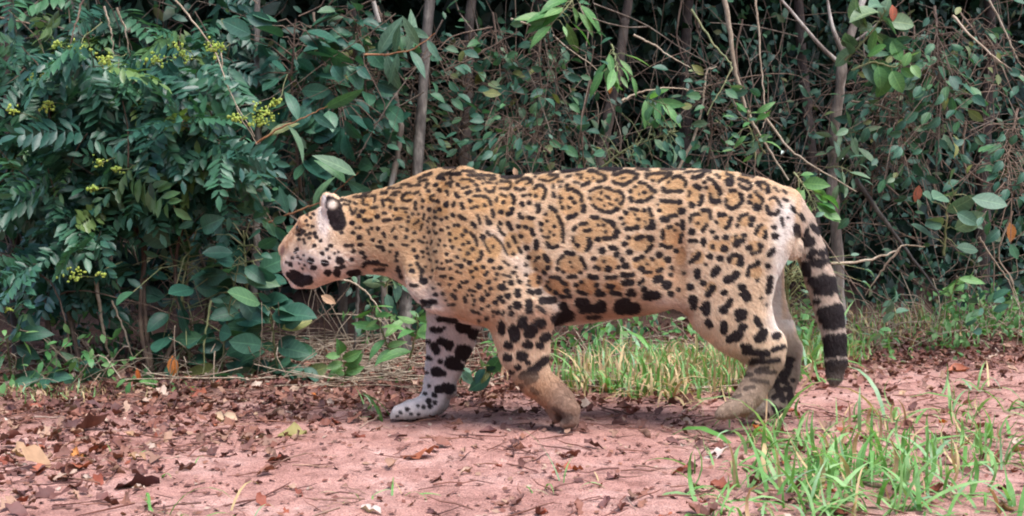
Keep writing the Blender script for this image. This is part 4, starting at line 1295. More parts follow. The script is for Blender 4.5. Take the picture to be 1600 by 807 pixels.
# ------------------------------------------------------------------ vines and bare sticks, each followed through the photograph
VINES = [
 ('thick pale liana sweeping down to the jaguar\'s hips', [(1131, -10), (1140, 50), (1148, 110), (1162, 160), (1180, 200), (1202, 235), (1232, 282)], 4.7, 9, 'twig_pale'),
 ('thin pale vine hanging just right of the thick liana', [(1178, -10), (1185, 50), (1191, 120), (1195, 180), (1192, 200)], 4.75, 4, 'twig_pale'),
 ('straight pale twig slanting down towards the sapling\'s foot', [(1194, 182), (1232, 232), (1275, 262), (1338, 300)], 4.8, 5, 'twig_pale'),
 ('pale forked twig rising from above the jaguar\'s loin', [(1058, 268), (1082, 222), (1098, 165), (1104, 115), (1120, 104)], 4.7, 6, 'twig_pale'),
 ('arched twig above the middle of the back', [(972, 158), (1000, 145), (1040, 138), (1098, 144)], 4.8, 4, 'twig_pale'),
 ('long thin twig crossing over the shoulder trees', [(798, 30), (850, 48), (900, 85), (942, 116)], 4.8, 4, 'twig_pale'),
 ('wavy bare twig under the dark hollow', [(990, 55), (1020, 70), (1050, 90), (1078, 106)], 4.9, 4, 'twig_pale'),
 ('green arching shoot beside the thick liana', [(1080, 15), (1115, 70), (1138, 95), (1142, 112), (1120, 150), (1105, 180)], 4.6, 4, 'stem_green'),
 ('looping pale vine across the upper corner above the twigs', [(1488, 25), (1515, 55), (1560, 95), (1605, 124)], 4.9, 5, 'twig_pale'),
 ('second pale vine crossing the looping one', [(1545, 0), (1575, 60), (1590, 95), (1605, 110)], 4.9, 4, 'twig_pale'),
 ('long drooping vine arching down right of the blotched sapling', [(1330, 158), (1372, 165), (1418, 190), (1436, 228), (1460, 290), (1480, 330)], 4.9, 4, 'twig_pale'),
 ('upright thin vine crossing the drooping vine', [(1428, 40), (1426, 120), (1430, 220), (1462, 300)], 5.0, 3.5, 'twig_dark'),
 ('curved dark vine below the hanging leaf curtain', [(1508, 190), (1504, 248), (1522, 275), (1560, 292), (1605, 298)], 4.9, 5, 'twig_dark'),
 ('bent pale root lying beside the jaguar\'s tail', [(1298, 412), (1345, 408), (1392, 396), (1412, 384), (1445, 386)], 4.7, 5, 'twig_pale'),
 ('pale stick leaning from the bent root to the ground', [(1404, 390), (1376, 425), (1352, 462)], 4.68, 4, 'twig_pale'),
 ('mossy leaning pole right of the tail', [(1336, 280), (1368, 325), (1400, 370), (1432, 412), (1468, 462)], 5.0, 9, 'bark_grey'),
 ('crooked white stick standing at the shrub\'s foot', [(150, 440), (158, 490), (168, 545), (190, 594)], 3.95, 7, 'twig_pale'),
 ('pale root arching off the crooked white stick', [(172, 555), (140, 575), (112, 606)], 3.92, 5, 'twig_pale'),
 ('low pale root beside the crooked white stick', [(175, 560), (160, 590), (152, 622)], 3.9, 5, 'twig_pale'),
 ('pale curved twig arching below the jaguar\'s chin', [(515, 436), (545, 440), (570, 455), (592, 482), (618, 528)], 4.1, 4.5, 'twig_pale'),
 ('long pale cord hanging through the yellow flowers', [(268, -8), (300, 32), (338, 85), (362, 150), (398, 214)], 3.85, 3.5, 'twig_pale'),
 ('second pale cord hanging beside the flowers', [(345, 80), (352, 130), (375, 180), (402, 226)], 3.88, 2.5, 'twig_pale'),
 ('bare hanging twig in the top of the flowering shrub', [(163, 10), (172, 45), (178, 84)], 3.9, 4, 'twig_pale'),
 ('bare twig next to the hanging twig of the shrub', [(183, 12), (196, 50), (204, 95)], 3.9, 4, 'twig_pale'),
 ('curved dark twig at the upper edge of the shrub', [(132, -5), (118, 40), (110, 72)], 3.95, 4, 'twig_dark'),
 ('brown branch slanting up over the shoulder hump', [(694, 112), (730, 95), (770, 72), (810, 50)], 4.6, 5, 'twig_dark'),
 ('thin dark twig slanting down to the jaguar\'s withers', [(630, 170), (655, 220), (682, 268)], 4.5, 3, 'twig_dark'),
 ('upright bare twig over the jaguar\'s rump', [(1160, 30), (1150, 90), (1166, 150), (1178, 200), (1186, 250)], 5.0, 3.5, 'twig_dark'),
 ('thin twig standing between two leaning trees', [(905, 5), (918, 50), (915, 100), (935, 170), (925, 240)], 4.9, 3, 'twig_pale'),
 ('bent twig reaching over the hollow above the back', [(1065, 0), (1058, 60), (1075, 120), (1068, 200)], 5.0, 3.5, 'twig_dark'),
 ('arched bramble stem at the foot of the flowering shrub', [(0, 398), (40, 412), (85, 450), (105, 520), (120, 600)], 3.9, 4, 'twig_dark'),
 ('low arching stem over the shrub\'s shadow', [(60, 470), (120, 455), (200, 470), (300, 500)], 3.95, 3, 'twig_dark'),
 ('upright green stem left of the jaguar\'s muzzle', [(330, 470), (322, 520), (316, 590), (314, 620)], 3.92, 4, 'stem_green'),
 ('pair stick bending under the white stick', [(175, 470), (195, 520), (210, 570), (218, 610)], 3.9, 3.5, 'twig_pale'),
 ('thin upright stem under the jaguar\'s chin', [(560, 425), (558, 470), (556, 520), (552, 560)], 4.3, 8, 'bark_grey'),
 ('dark twig crossing low behind the tail', [(1255, 340), (1290, 380), (1330, 440), (1370, 500)], 4.6, 3.5, 'twig_dark'),
 ('second dark twig fanning out behind the tail', [(1240, 390), (1285, 420), (1330, 440), (1390, 470)], 4.65, 3, 'twig_dark'),
 ('long bare vine hanging to the ground near the dead leaves', [(1582, 330), (1560, 400), (1582, 440), (1580, 490)], 4.9, 3.5, 'twig_pale'),
 ('kinked pale vine below the dark curved vine', [(1530, 370), (1548, 400), (1570, 430), (1590, 470)], 4.9, 3.5, 'twig_pale'),
 ('upright rust twig with dead leaves in the hanging curtain', [(1408, 240), (1420, 200), (1440, 150), (1432, 100)], 4.95, 3, 'stem_rust'),
]
for lb, pts, Yv, w_, mt in VINES:
    sprig(lb, 'vine' if ('vine' in lb or 'liana' in lb or 'cord' in lb) else 'twig', pts, Yv, w_, 0, 'oval', 'leaf_mid', .05, 'vine' if ('vine' in lb or 'liana' in lb or 'cord' in lb) else 'bare_twig', mt, dY=rng.uniform(-.1, .1))

# ------------------------------------------------------------------ the flowering shrub with feathered leaves (left)
def pinnate_shrub(label, base, Y, ells, nleaf, size, group=None, mat='leaf_shrub', flowers=()):
    b = U(base[0], base[1], Y)
    b[2] = ground_z(b[0], b[1]) - .02
    t = thing('flowering_shrub' if flowers else 'feathery_shrub', label, 'shrub', b, group)
    tips = []
    tot = sum(e[4] for e in ells)
    polys, rad, lp, ld = [], [], [], []
    for (cx_, cy_, rx_, ry_, wgt) in ells:
        nb = max(2, int(round(nleaf * wgt / tot / 7 + .49)))
        hub = U(cx_ + rng.normal(0, .2) * rx_, cy_ + .35 * ry_, Y + .12)
        stem = wander(b, hub, 5, .03)
        polys.append(stem)
        rad.append(np.linspace(.009, .005, len(stem)))
        for i in range(nb):
            a_ = rng.uniform(0, 2 * np.pi)
            rr = math.sqrt(rng.random())
            tip = U(cx_ + rx_ * rr * math.cos(a_), cy_ + ry_ * rr * math.sin(a_), Y + rng.uniform(-.28, .22))
            st = stem[rng.integers(len(stem) // 2, len(stem))]
            Q = wander(st, tip, 5, .02)
            polys.append(Q)
            rad.append(np.linspace(.004, .0015, len(Q)))
            for j in range(7):
                u = len(Q) - 1 - int(j / 7 * len(Q) * .75)
                base_ = Q[u]
                d = np.array([rng.normal(0, .8), -rng.uniform(.2, .9), rng.normal(-.35, .35)])
                lp.append(base_)
                ld.append(d)
    stem_obj('stem', polys, rad, 'twig_dark', t, b, 5)
    put_leaves(t, b, np.array(lp)[:nleaf], np.array(ld)[:nleaf], 'pinnate', mat, size, 'feathered_leaf', .45, .35, .2)
    for (fx_, fy_, n, r_) in flowers:
        c_ = U(fx_, fy_, Y - .30)
        ms = []
        for i in range(int(n * 3.2)):
            v_, f_ = ball(.0052 * rng.uniform(.5, 1.3), 4, 6)
            v_ = v_ * rng.uniform(.5, 1.3, 3) + c_ + rng.normal(0, r_ * .75 / F * Y, 3) * [1, .7, .8]
            ms.append((v_, f_))
        v_, f_ = join(ms)
        fo = link('flower_cluster', mesh_np('flower_cluster', v_ - b, f_, M['flower'], True, {'tint': np.repeat(rng.random(len(v_) // 24 + 1), 24)[:len(v_)] * .6}), t)
        fo['kind'] = 'stuff'
        stem_obj('flower_stalk', [wander(c_ + [0, .2, rng.uniform(-.05, .12)], c_, 4, .008)], [.0016], 'stem_green', fo, b, 4)
    return t


pinnate_shrub('feathery shrub with small yellow flowers filling the upper corner', (90, 600), 4.0, [(70, 60, 110, 90, 1), (60, 190, 100, 90, 1)], 140, .175,
              flowers=[(125, 75, 10, 8), (165, 95, 14, 9), (75, 165, 10, 7), (90, 70, 5, 4), (20, 172, 5, 6), (55, 120, 4, 7)])
pinnate_shrub('feathery shrub with clustered yellow-green flowers above the jaguar\'s gaze', (240, 610), 3.95, [(220, 80, 110, 90, 1), (300, 170, 100, 90, 1.1), (200, 210, 100, 80, .8)], 196, .18,
              flowers=[(245, 92, 9, 8), (285, 88, 10, 9), (335, 75, 14, 9), (408, 182, 26, 13), (370, 185, 8, 6), (155, 255, 8, 6), (185, 265, 6, 5), (145, 295, 7, 6), (275, 72, 4, 4), (430, 160, 6, 5)])
pinnate_shrub('dark feathery shrub hanging low with a few yellow buds', (130, 615), 3.98, [(110, 300, 110, 70, 1), (130, 380, 100, 70, .8)], 98, .17,
              flowers=[(118, 432, 9, 10), (158, 428, 4, 4), (12, 484, 4, 4)])
pinnate_shrub('dark feathery bush spreading above the crooked white stick', (330, 610), 4.25, [(290, 270, 90, 70, 1), (340, 50, 90, 60, .8)], 84, .17)

# ------------------------------------------------------------------ broad-leaved saplings and sprigs
SPRIGS = [
 # label, pts, Y, stem w, leaves, kind, mat, size, stem mat
 ('leafy twig with four long leaves pointing at the flowers', [(400, 225), (440, 200), (475, 184), (512, 166)], 4.0, 4, 5, 'lance', 'leaf_mid', .15, 'stem_rust', .2),
 ('rusty twig with pale lance leaves above the neck tree', [(570, 86), (612, 84), (650, 74), (680, 52)], 4.25, 4, 9, 'lance', 'leaf_pale', .13, 'stem_rust', .3),
 ('twig with folded leaves lying just above the jaguar\'s head', [(420, 348), (465, 330), (510, 312), (540, 286), (560, 270)], 4.0, 4, 9, 'lance', 'leaf_mid', .13, 'stem_rust', .4),
 ('dark sapling with big round leaves above the jaguar\'s gaze', [(470, 300), (462, 210), (455, 120), (462, 30)], 4.35, 7, 44, 'broad', 'leaf_big', .11, 'twig_dark', .7),
 ('dense small-leaved climber half covering the mottled neck tree', [(540, 290), (548, 200), (552, 110), (556, 20)], 4.6, 4, 60, 'oval', 'leaf_mid', .075, 'twig_dark', .7),
 ('thin climber trailing over the shoulder tree and leaning trunks', [(850, 10), (842, 90), (846, 170), (836, 240)], 4.85, 4, 50, 'oval', 'leaf_mid', .07, 'twig_dark', .7),
 ('broad-leaved sapling rising behind the mottled tree', [(560, 300), (565, 200), (570, 120), (560, 30)], 4.6, 6, 40, 'broad', 'leaf_big', .095, 'twig_dark', .7),
 ('broad-leaved bush right in front of the jaguar\'s nose', [(395, 590), (390, 520), (385, 440), (380, 360)], 4.1, 6, 48, 'broad', 'leaf_big', .095, 'stem_green', .5),
 ('bush of dark broad leaves left of the jaguar\'s muzzle', [(300, 600), (292, 530), (285, 450), (300, 380)], 4.15, 6, 54, 'broad', 'leaf_big', .095, 'stem_green', .6),
 ('pale oval-leaved shoot beside the upright green stem', [(345, 600), (352, 520), (365, 450), (375, 400)], 4.0, 4, 14, 'oval', 'leaf_mid', .10, 'stem_green', .4),
 ('low broad-leaved seedling below the jaguar\'s throat', [(440, 600), (430, 560), (425, 510), (420, 480)], 4.0, 4, 14, 'broad', 'leaf_mid', .11, 'stem_green', .3),
 ('dark climber with small leaves left of the face', [(345, 420), (350, 350), (360, 290), (370, 230)], 4.15, 4, 40, 'oval', 'leaf_mid', .085, 'twig_dark', .6),
 ('small-leaved climber wrapping the shoulder tree', [(700, 300), (715, 220), (725, 140), (735, 50)], 4.9, 5, 70, 'oval', 'leaf_mid', .075, 'twig_dark', .6),
 ('fine-leaved climber beside the crooked pale sapling', [(640, 300), (650, 220), (660, 140), (680, 60)], 4.7, 4, 60, 'oval', 'leaf_mid', .075, 'twig_dark', .6),
 ('drooping small-leaved branch over the withers', [(770, 20), (780, 100), (785, 180), (800, 250)], 4.8, 4, 56, 'oval', 'leaf_mid', .07, 'twig_dark', .8),
 ('creeper spilling over the jaguar\'s shoulder blades', [(860, 240), (830, 215), (800, 190), (790, 250)], 4.6, 4, 34, 'oval', 'leaf_mid', .075, 'twig_dark', .7),
 ('bright drooping leaf cluster hanging beside the leaning brown tree', [(955, 70), (962, 95), (965, 112)], 4.6, 4, 13, 'lance', 'leaf_bright', .10, 'stem_green', 1.3),
 ('pale shoot hanging above the middle of the spotted back', [(1005, 150), (1022, 158), (1045, 165)], 4.6, 3, 8, 'lance', 'leaf_bright', .10, 'stem_green', .8),
 ('sparse leafy stem left of the bright drooping cluster', [(880, 250), (870, 180), (868, 110), (850, 40)], 4.75, 4, 34, 'oval', 'leaf_mid', .07, 'twig_dark', .6),
 ('bamboo-like tuft of green blades at the top over the shoulder', [(900, -10), (885, 12), (860, 40)], 4.6, 4, 14, 'lance', 'leaf_bright', .13, 'stem_green', .6),
 ('low creeper with bright leaves above the loin', [(940, 262), (985, 230), (1030, 215), (1060, 205)], 4.6, 4, 26, 'oval', 'leaf_mid', .07, 'stem_green', .4),
 ('yellowish sprig beside the lower liana', [(1180, 250), (1176, 215), (1168, 190), (1172, 175)], 4.6, 3, 14, 'lance', 'leaf_bright', .075, 'stem_green', .3),
 ('small white-green rosette sprig beside the liana', [(1195, 240), (1186, 225), (1180, 212)], 4.55, 3, 8, 'lance', 'leaf_pale', .06, 'stem_green', .3),
 ('leafy twig above the loin beside the pale forked twig', [(1105, 260), (1112, 200), (1110, 150), (1125, 120)], 4.8, 4, 30, 'oval', 'leaf_mid', .07, 'twig_dark', .5),
 ('pale leafy shoot on the blotched sapling\'s trunk', [(1306, 225), (1322, 210), (1345, 205)], 4.9, 3, 11, 'lance', 'leaf_pale', .085, 'stem_green', .4),
 ('pale leafy shoot at the foot of the blotched sapling', [(1290, 262), (1315, 262), (1338, 275)], 4.85, 3, 14, 'lance', 'leaf_pale', .08, 'stem_green', .5),
 ('bright sprig hanging over the jaguar\'s rump', [(1240, 270), (1262, 300), (1275, 330)], 4.7, 4, 22, 'oval', 'leaf_bright', .085, 'stem_green', .6),
 ('cluster of large pale leaves high beside the forked sapling', [(1320, 95), (1345, 70), (1370, 40), (1385, 15)], 4.8, 5, 17, 'broad', 'leaf_pale', .11, 'stem_green', .6),
 ('twig with yellow-green leaves right of the forked sapling', [(1330, 110), (1365, 98), (1395, 105), (1420, 96)], 4.75, 4, 12, 'broad', 'leaf_bright', .095, 'stem_green', .4),
 ('broad grey-green seedling leaves beyond the tail', [(1475, 400), (1478, 355), (1482, 320), (1495, 300)], 4.7, 5, 11, 'broad', 'leaf_pale', .12, 'stem_green', .3),
 ('curtain of bluish small leaves hanging from the upper vines', [(1460, 10), (1465, 80), (1470, 150), (1465, 220)], 4.9, 5, 80, 'oval', 'leaf_mid', .08, 'twig_dark', .8),
 ('trailing leafy vine hanging left of the leaf curtain', [(1410, 20), (1412, 100), (1402, 180), (1408, 250)], 4.95, 4, 60, 'oval', 'leaf_mid', .075, 'twig_dark', .8),
 ('hanging leafy mass at the picture\'s edge beside the dark curved vine', [(1590, 170), (1580, 220), (1575, 260), (1585, 320)], 4.8, 5, 60, 'oval', 'leaf_mid', .09, 'twig_dark', .8),
 ('sparse leafy branch across the upper corner over the looping vine', [(1500, 20), (1530, 60), (1555, 100), (1560, 150)], 5.0, 4, 40, 'oval', 'leaf_mid', .07, 'twig_dark', .6),
 ('dim climber between the sapling and the leaf curtain', [(1360, 330), (1365, 250), (1370, 180), (1380, 120)], 5.1, 4, 50, 'oval', 'leaf_mid', .075, 'twig_dark', .6),
 ('small bright seedling on the litter right of the tail', [(1485, 470), (1492, 445), (1500, 432)], 4.6, 3, 8, 'lance', 'leaf_bright', .085, 'stem_green', .3),
 ('bright four-leaved seedling in front of the jaguar\'s chest', [(640, 560), (648, 530), (652, 510), (650, 490)], 3.75, 4, 8, 'lance', 'leaf_bright', .09, 'stem_green', .2),
 ('trailing seedling with pointed leaves beside the chin twig', [(612, 560), (602, 530), (590, 500), (575, 470)], 3.85, 4, 10, 'lance', 'leaf_bright', .085, 'stem_green', .3),
 ('tuft of small round leaves below the jaguar\'s throat', [(600, 450), (608, 438), (618, 430)], 4.0, 3, 14, 'oval', 'leaf_pale', .055, 'stem_green', .3),
 ('little green seedling between the forelegs', [(720, 600), (722, 585), (726, 570)], 3.7, 3, 8, 'oval', 'leaf_pale', .06, 'stem_green', .2),
 ('creeping seedling right of the far forepaw', [(770, 590), (762, 580), (750, 572)], 3.6, 3, 6, 'oval', 'leaf_mid', .07, 'stem_green', .2),
 ('bluish bush of small leaves beside the haunch and tail', [(1235, 520), (1232, 480), (1228, 440), (1236, 420)], 4.0, 4, 44, 'oval', 'leaf_pale', .05, 'stem_green', .4),
 ('dark leafy sprig high over the muzzle tree', [(490, 20), (500, 80), (520, 130), (530, 180)], 4.4, 5, 34, 'oval', 'leaf_big', .12, 'twig_dark', .8),
 ('dark leafy branch between the two neck saplings', [(590, 10), (600, 50), (590, 120), (585, 200)], 4.75, 4, 44, 'oval', 'leaf_mid', .085, 'twig_dark', .7),
 ('low seedling with round leaves under the broad bush', [(370, 620), (365, 600), (360, 585)], 3.95, 3, 9, 'oval', 'leaf_mid', .07, 'stem_green', .2),
 ('small seedling left of the hanging orange leaf', [(225, 625), (222, 605), (218, 590)], 3.9, 3, 9, 'lance', 'leaf_mid', .08, 'stem_green', .2),
 ('upright lance-leaved seedling under the orange leaf', [(255, 630), (250, 610), (246, 590)], 3.85, 3, 7, 'lance', 'leaf_bright', .075, 'stem_green', .1),
 ('bright weed at the bottom of the flowering shrub', [(20, 600), (14, 560), (10, 520)], 3.85, 4, 12, 'oval', 'leaf_mid', .10, 'stem_green', .3),
 ('low leafy weed under the shrub near the edge', [(90, 625), (80, 605), (70, 590)], 3.8, 3, 12, 'oval', 'leaf_mid', .07, 'stem_green', .2),
 ('spindly weed between shrub and white stick', [(130, 620), (126, 590), (122, 560)], 3.88, 3, 10, 'lance', 'leaf_mid', .07, 'stem_green', .2),
 ('round-leaved seedling under the jaguar\'s throat on the litter', [(470, 610), (472, 590), (476, 570)], 3.95, 3, 8, 'oval', 'leaf_mid', .08, 'stem_green', .2),
 ('leafy seedling left of the planted forepaw', [(540, 600), (538, 575), (530, 550)], 3.9, 3, 10, 'oval', 'leaf_bright', .06, 'stem_green', .2),
 ('weed with pale leaves at the litter edge right of the tail', [(1400, 500), (1396, 480), (1390, 465)], 4.4, 3, 9, 'oval', 'leaf_pale', .06, 'stem_green', .2),
 ('weed tuft at the far litter edge under the leaf curtain', [(1540, 500), (1536, 485), (1530, 470)], 4.6, 3, 12, 'oval', 'leaf_mid', .06, 'stem_green', .2),
]
for lb, pts, Yv, w_, nl, kd, mt, sz, smt, fl in SPRIGS:
    if nl >= 26 and kd == 'oval':
        nl, sz = int(nl * 1.5), sz * .74
    nm = 'seedling' if ('seedling' in lb or 'weed' in lb) else ('climbing_plant' if ('climber' in lb or 'creeper' in lb or 'vine' in lb or 'curtain' in lb) else 'leafy_sprig')
    ct = {'seedling': 'seedling', 'climbing_plant': 'climber', 'leafy_sprig': 'sprig'}[nm]
    big = nl >= 26
    sprig(lb, ct, pts, Yv, w_, nl, kd, mt, sz, nm, smt, dY=-.08 if not big else -.15, fall=fl, spread=.16 if nl >= 50 else (.10 if big else (.045 if nl > 10 else .02)))

# hanging dead leaves that catch the eye
def dead_leaf(label, px, py, Y, size, mat, ang, kind='oval'):
    p_ = U(px, py, Y)
    d = np.array([[math.sin(ang), -.15, -math.cos(ang)]])
    R = frames(d, np.array([[.1, -1, .2]]))[0]
    o = link('dead_leaf', leaf_mesh(kind, 1, mat), None, mat4=m4(R, p_, size))
    return tag(o, label, 'leaf')


dead_leaf('hanging orange dead leaf at the foot of the shrubs', 270, 556, 3.85, .075, 'dry_orange', 0.05)
dead_leaf('small red-orange leaf beside the lance-leaved seedling', 214, 575, 3.85, .055, 'dry_orange', 0.2, 'lance')
dead_leaf('orange dead leaf hanging near the dark curved vine', 1578, 348, 4.75, .085, 'dry_orange', 0.1)
dead_leaf('red dead leaf caught on the drooping vine', 1436, 290, 4.8, .075, 'dry_red', -.2)
dead_leaf('rusty dead leaf at the top near the forked sapling', 1394, 8, 4.7, .07, 'dry_red', .1)
dead_leaf('small orange leaf hanging right of the bright drooping cluster', 952, 132, 4.6, .04, 'dry_orange', .1)
dead_leaf('tan curled leaf caught above the shoulder blades', 803, 262, 4.3, .04, 'dry_tan', .3)
dead_leaf('dull red leaf inside the flowering shrub', 203, 150, 3.95, .06, 'dry_red', .4)
dead_leaf('tan dead leaf hanging below the jaguar\'s chin', 502, 462, 4.0, .06, 'dry_tan', 1.1)
# ------------------------------------------------------------------ the dim wood behind: leaves nobody could count
def wall(n, xr, yr, zr, depth_off, kind, size, mass, facing=.5, zpow=1.0, gap=.36):
    x = rng.uniform(xr[0], xr[1], n)
    dy = rng.uniform(depth_off[0], depth_off[1], n)
    y = edge_y(x) + dy
    z = zr[0] + (zr[1] - zr[0]) * rng.random(n) ** zpow
    # clumps and gaps
    keep = fbm(x * 2.6 + 3, z * 2.6 + y * .9, 3, 91) > gap
    x, y, z = x[keep], y[keep], z[keep]
    n = len(x)
    P = np.stack([x, y, z + ground_z(x, y)], -1)
    D = rng.normal(0, .7, (n, 3)) + np.array([0, -.4, -.5])
    N_ = rng.normal(0, .45, (n, 3)) + np.array([0, -facing, 1 - facing])
    R = frames(D, N_)
    tm = TM[kind]
    pick = rng.integers(0, len(tm), n)
    for i in range(len(tm)):
        s_ = pick == i
        mass.add(tm[i], R[s_], P[s_], size * rng.uniform(.6, 1.4, s_.sum()), rng.random(s_.sum()))


ms = Mass()
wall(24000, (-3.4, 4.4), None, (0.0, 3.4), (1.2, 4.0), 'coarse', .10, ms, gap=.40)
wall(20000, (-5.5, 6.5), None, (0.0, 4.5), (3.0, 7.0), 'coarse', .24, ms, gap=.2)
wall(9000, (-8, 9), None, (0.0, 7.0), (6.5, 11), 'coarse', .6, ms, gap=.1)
# unseen canopy over the forest edge, added to shade the foliage below
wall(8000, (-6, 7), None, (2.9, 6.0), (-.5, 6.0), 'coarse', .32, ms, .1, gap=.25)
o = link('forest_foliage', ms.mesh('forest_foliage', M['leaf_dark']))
tag(o, 'dim dark green foliage deep in the forest, with added canopy above', 'foliage', None, 'stuff')
# other side of the track, unseen behind the viewer, added to cut sky light
ms = Mass()
n = 9000
x = rng.uniform(-9, 9, n)
y = -3.2 - rng.gamma(1.5, .9, n)
z = rng.random(n) * 5.0
keep = fbm(x * 1.3, z * 1.3, 3, 15) > .33
P = np.stack([x, y, z], -1)[keep]
n = len(P)
R = frames(rng.normal(0, .7, (n, 3)) + [0, .4, -.5], rng.normal(0, .45, (n, 3)) + [0, .5, .5])
ms.add(TM['coarse'][1], R, P, rng.uniform(.25, .6, n), rng.random(n))
o = link('unseen_opposite_foliage', ms.mesh('unseen_opposite_foliage', M['leaf_dark']))
tag(o, 'unseen forest foliage added on the other side of the track', 'foliage', None, 'stuff')
ms = Mass()
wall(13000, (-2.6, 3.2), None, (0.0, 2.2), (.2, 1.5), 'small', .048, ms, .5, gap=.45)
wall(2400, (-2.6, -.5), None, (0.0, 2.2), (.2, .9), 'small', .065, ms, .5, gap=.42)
o = link('undergrowth', ms.mesh('undergrowth', M['leaf_mid_shaded']))
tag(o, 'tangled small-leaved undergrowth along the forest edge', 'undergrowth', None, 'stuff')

# weeds at the foot of the undergrowth
ms = Mass()
wall(2600, (-2.6, 3.2), None, (0.0, .22), (-.28, .5), 'small', .04, ms, .3, 1.6, gap=.42)
wall(1500, (.9, 3.2), None, (0.0, .2), (-.5, .4), 'small', .038, ms, .3, 1.6, gap=.40)
o = link('verge_weeds', ms.mesh('verge_weeds', M['leaf_bright']))
tag(o, 'low weeds along the foot of the undergrowth', 'weeds', None, 'stuff')

# tangle of fine twigs
polys, rad = [], []
for i in range(1000):
    x = rng.uniform(-2.4, 3.0)
    y = edge_y(x) + rng.uniform(.05, 1.8)
    z = rng.uniform(0, 1.5)
    a_ = np.array([x, y, z])
    L_ = rng.uniform(.25, .9)
    up = rng.random() < .6
    d = np.array([rng.normal(0, .5), rng.normal(0, .3), rng.choice([-1, 1]) * (1 if up else .3)]) if up else np.array([rng.choice([-1, 1]), rng.normal(0, .4), rng.normal(0, .5)])
    d = d / np.linalg.norm(d) * L_
    Q = spline(np.stack([a_, a_ + d * .33 + rng.normal(0, .04, 3), a_ + d * .66 + rng.normal(0, .05, 3), a_ + d]), 9)
    Q[:, 2] = np.maximum(Q[:, 2], .01)
    polys.append(Q)
    r_ = rng.uniform(.0012, .0038)
    rad.append(np.linspace(r_, r_ * .5, 9))
for mt, sl in (('twig_dark', slice(0, 640)), ('twig_mid', slice(640, 1000))):
    v_, f_ = tubes(polys[sl], rad[sl], 4)
    o = link('twig_tangle', mesh_np('twig_tangle', v_, f_, M[mt]))
    tag(o, 'tangle of fine %s twigs in the undergrowth' % ('dark' if mt == 'twig_dark' else 'pale dry'), 'twigs', None, 'stuff')

# dry stems leaning out over the verge
polys, rad = [], []
for i in range(420):
    x = rng.uniform(-2.4, 3.0)
    y = edge_y(x) + rng.uniform(-.22, .35)
    a_ = np.array([x, y, ground_z(x, y)])
    d = np.array([rng.normal(0, .7), rng.normal(-.3, .5), abs(rng.normal(.5, .5))])
    d = d / np.linalg.norm(d) * rng.uniform(.1, .38)
    Q = spline(np.stack([a_, a_ + d * .5 + rng.normal(0, .02, 3) + [0, 0, .03], a_ + d]), 7)
    Q[:, 2] = np.maximum(Q[:, 2], ground_z(Q[:, 0], Q[:, 1]) + .003)
    polys.append(Q)
    rad.append(rng.uniform(.0009, .0024))
v_, f_ = tubes(polys, rad, 4)
o = link('dry_stems', mesh_np('dry_stems', v_, f_, M['twig_pale']))
tag(o, 'thin dry stems leaning over the verge', 'stems', None, 'stuff')
# ------------------------------------------------------------------ leaf litter on the ground
def fallen(seed):
    r_ = np.random.default_rng(seed)
    L_, W_ = 1.0, r_.uniform(.35, .6)
    v_, f_ = leaf(L_, W_, 7, r_.uniform(.8, 1.05), .75, r_.uniform(.1, .9), r_.uniform(-.8, 1.0), r_.uniform(-.9, .9))
    v_[:, 0] *= 1 + .35 * r_.normal(size=len(v_)) * (np.abs(v_[:, 0]) > .03)
    v_[:, 2] += .06 * r_.normal(size=len(v_))
    v_ = v_ + np.stack([.05 * np.sin(v_[:, 1] * 9 + seed), 0 * v_[:, 0], .05 * np.sin(v_[:, 1] * 7 + v_[:, 0] * 9 + seed)], -1)
    v_[:, 1] -= .5
    v_[:, 2] -= np.percentile(v_[:, 2], 12)
    return v_, f_


FALL = [fallen(i) for i in range(10)]
FMESH = {}
FC = {'dry_red': 'red-brown', 'dry_purple': 'dark purplish', 'dry_tan': 'tan', 'dry_pale': 'pale bleached', 'dry_orange': 'orange', 'dry_olive': 'olive'}


def zone(px, py):
    if py > 640 and px > 1080:
        return 'among the grass below the hind paws'
    if py > 660:
        return 'on bare dirt before the forepaws' if px < 620 else 'on bare dirt below the belly'
    if px < 300:
        return 'in the litter under the flowering shrub'
    if px < 620:
        return 'in the litter below the jaguar\'s head'
    if px < 880:
        return 'in the litter between the forelegs'
    if px < 1240:
        return 'in the litter behind the belly'
    return 'in the litter beyond the tail'


DROPS = {}
ORD = 'first second third fourth fifth sixth seventh eighth ninth tenth eleventh twelfth'.split()


def drop_leaf(px, py, size, mat, rot=None, flat=.2, label=None):
    Y = CAMH * F / (py - HROW)
    p_ = U(px, py, Y)
    p_[2] = ground_z(p_[0], p_[1]) - .001
    i = int(rng.integers(len(FALL)))
    if (i, mat) not in FMESH:
        FMESH[(i, mat)] = mesh_np('fallen_leaf', *FALL[i], M[mat])
    a_ = rng.uniform(0, 6.28) if rot is None else rot
    N_ = np.array([[rng.normal(0, flat), rng.normal(-.1, flat), 1]])
    R = frames(np.array([[math.cos(a_), math.sin(a_), rng.normal(0, .12)]]), N_)[0]
    o = link('fallen_leaf', FMESH[(i, mat)], None, mat4=m4(R, p_, size))
    z_ = zone(px, py)
    szw = 'small' if size < .05 else ('large' if size > .085 else '')
    lb = label or ('%s %s fallen leaf %s' % (szw, FC[mat], z_)).strip()
    tag(o, lb, 'leaf', None if label else '%s %s leaves %s' % (szw or 'middling', FC[mat], z_.split(' the ')[0] + ' ' + z_))
    o['group'] = 'fallen leaves ' + z_
    if not label:
        DROPS.setdefault(lb, []).append((px, o))
    return o


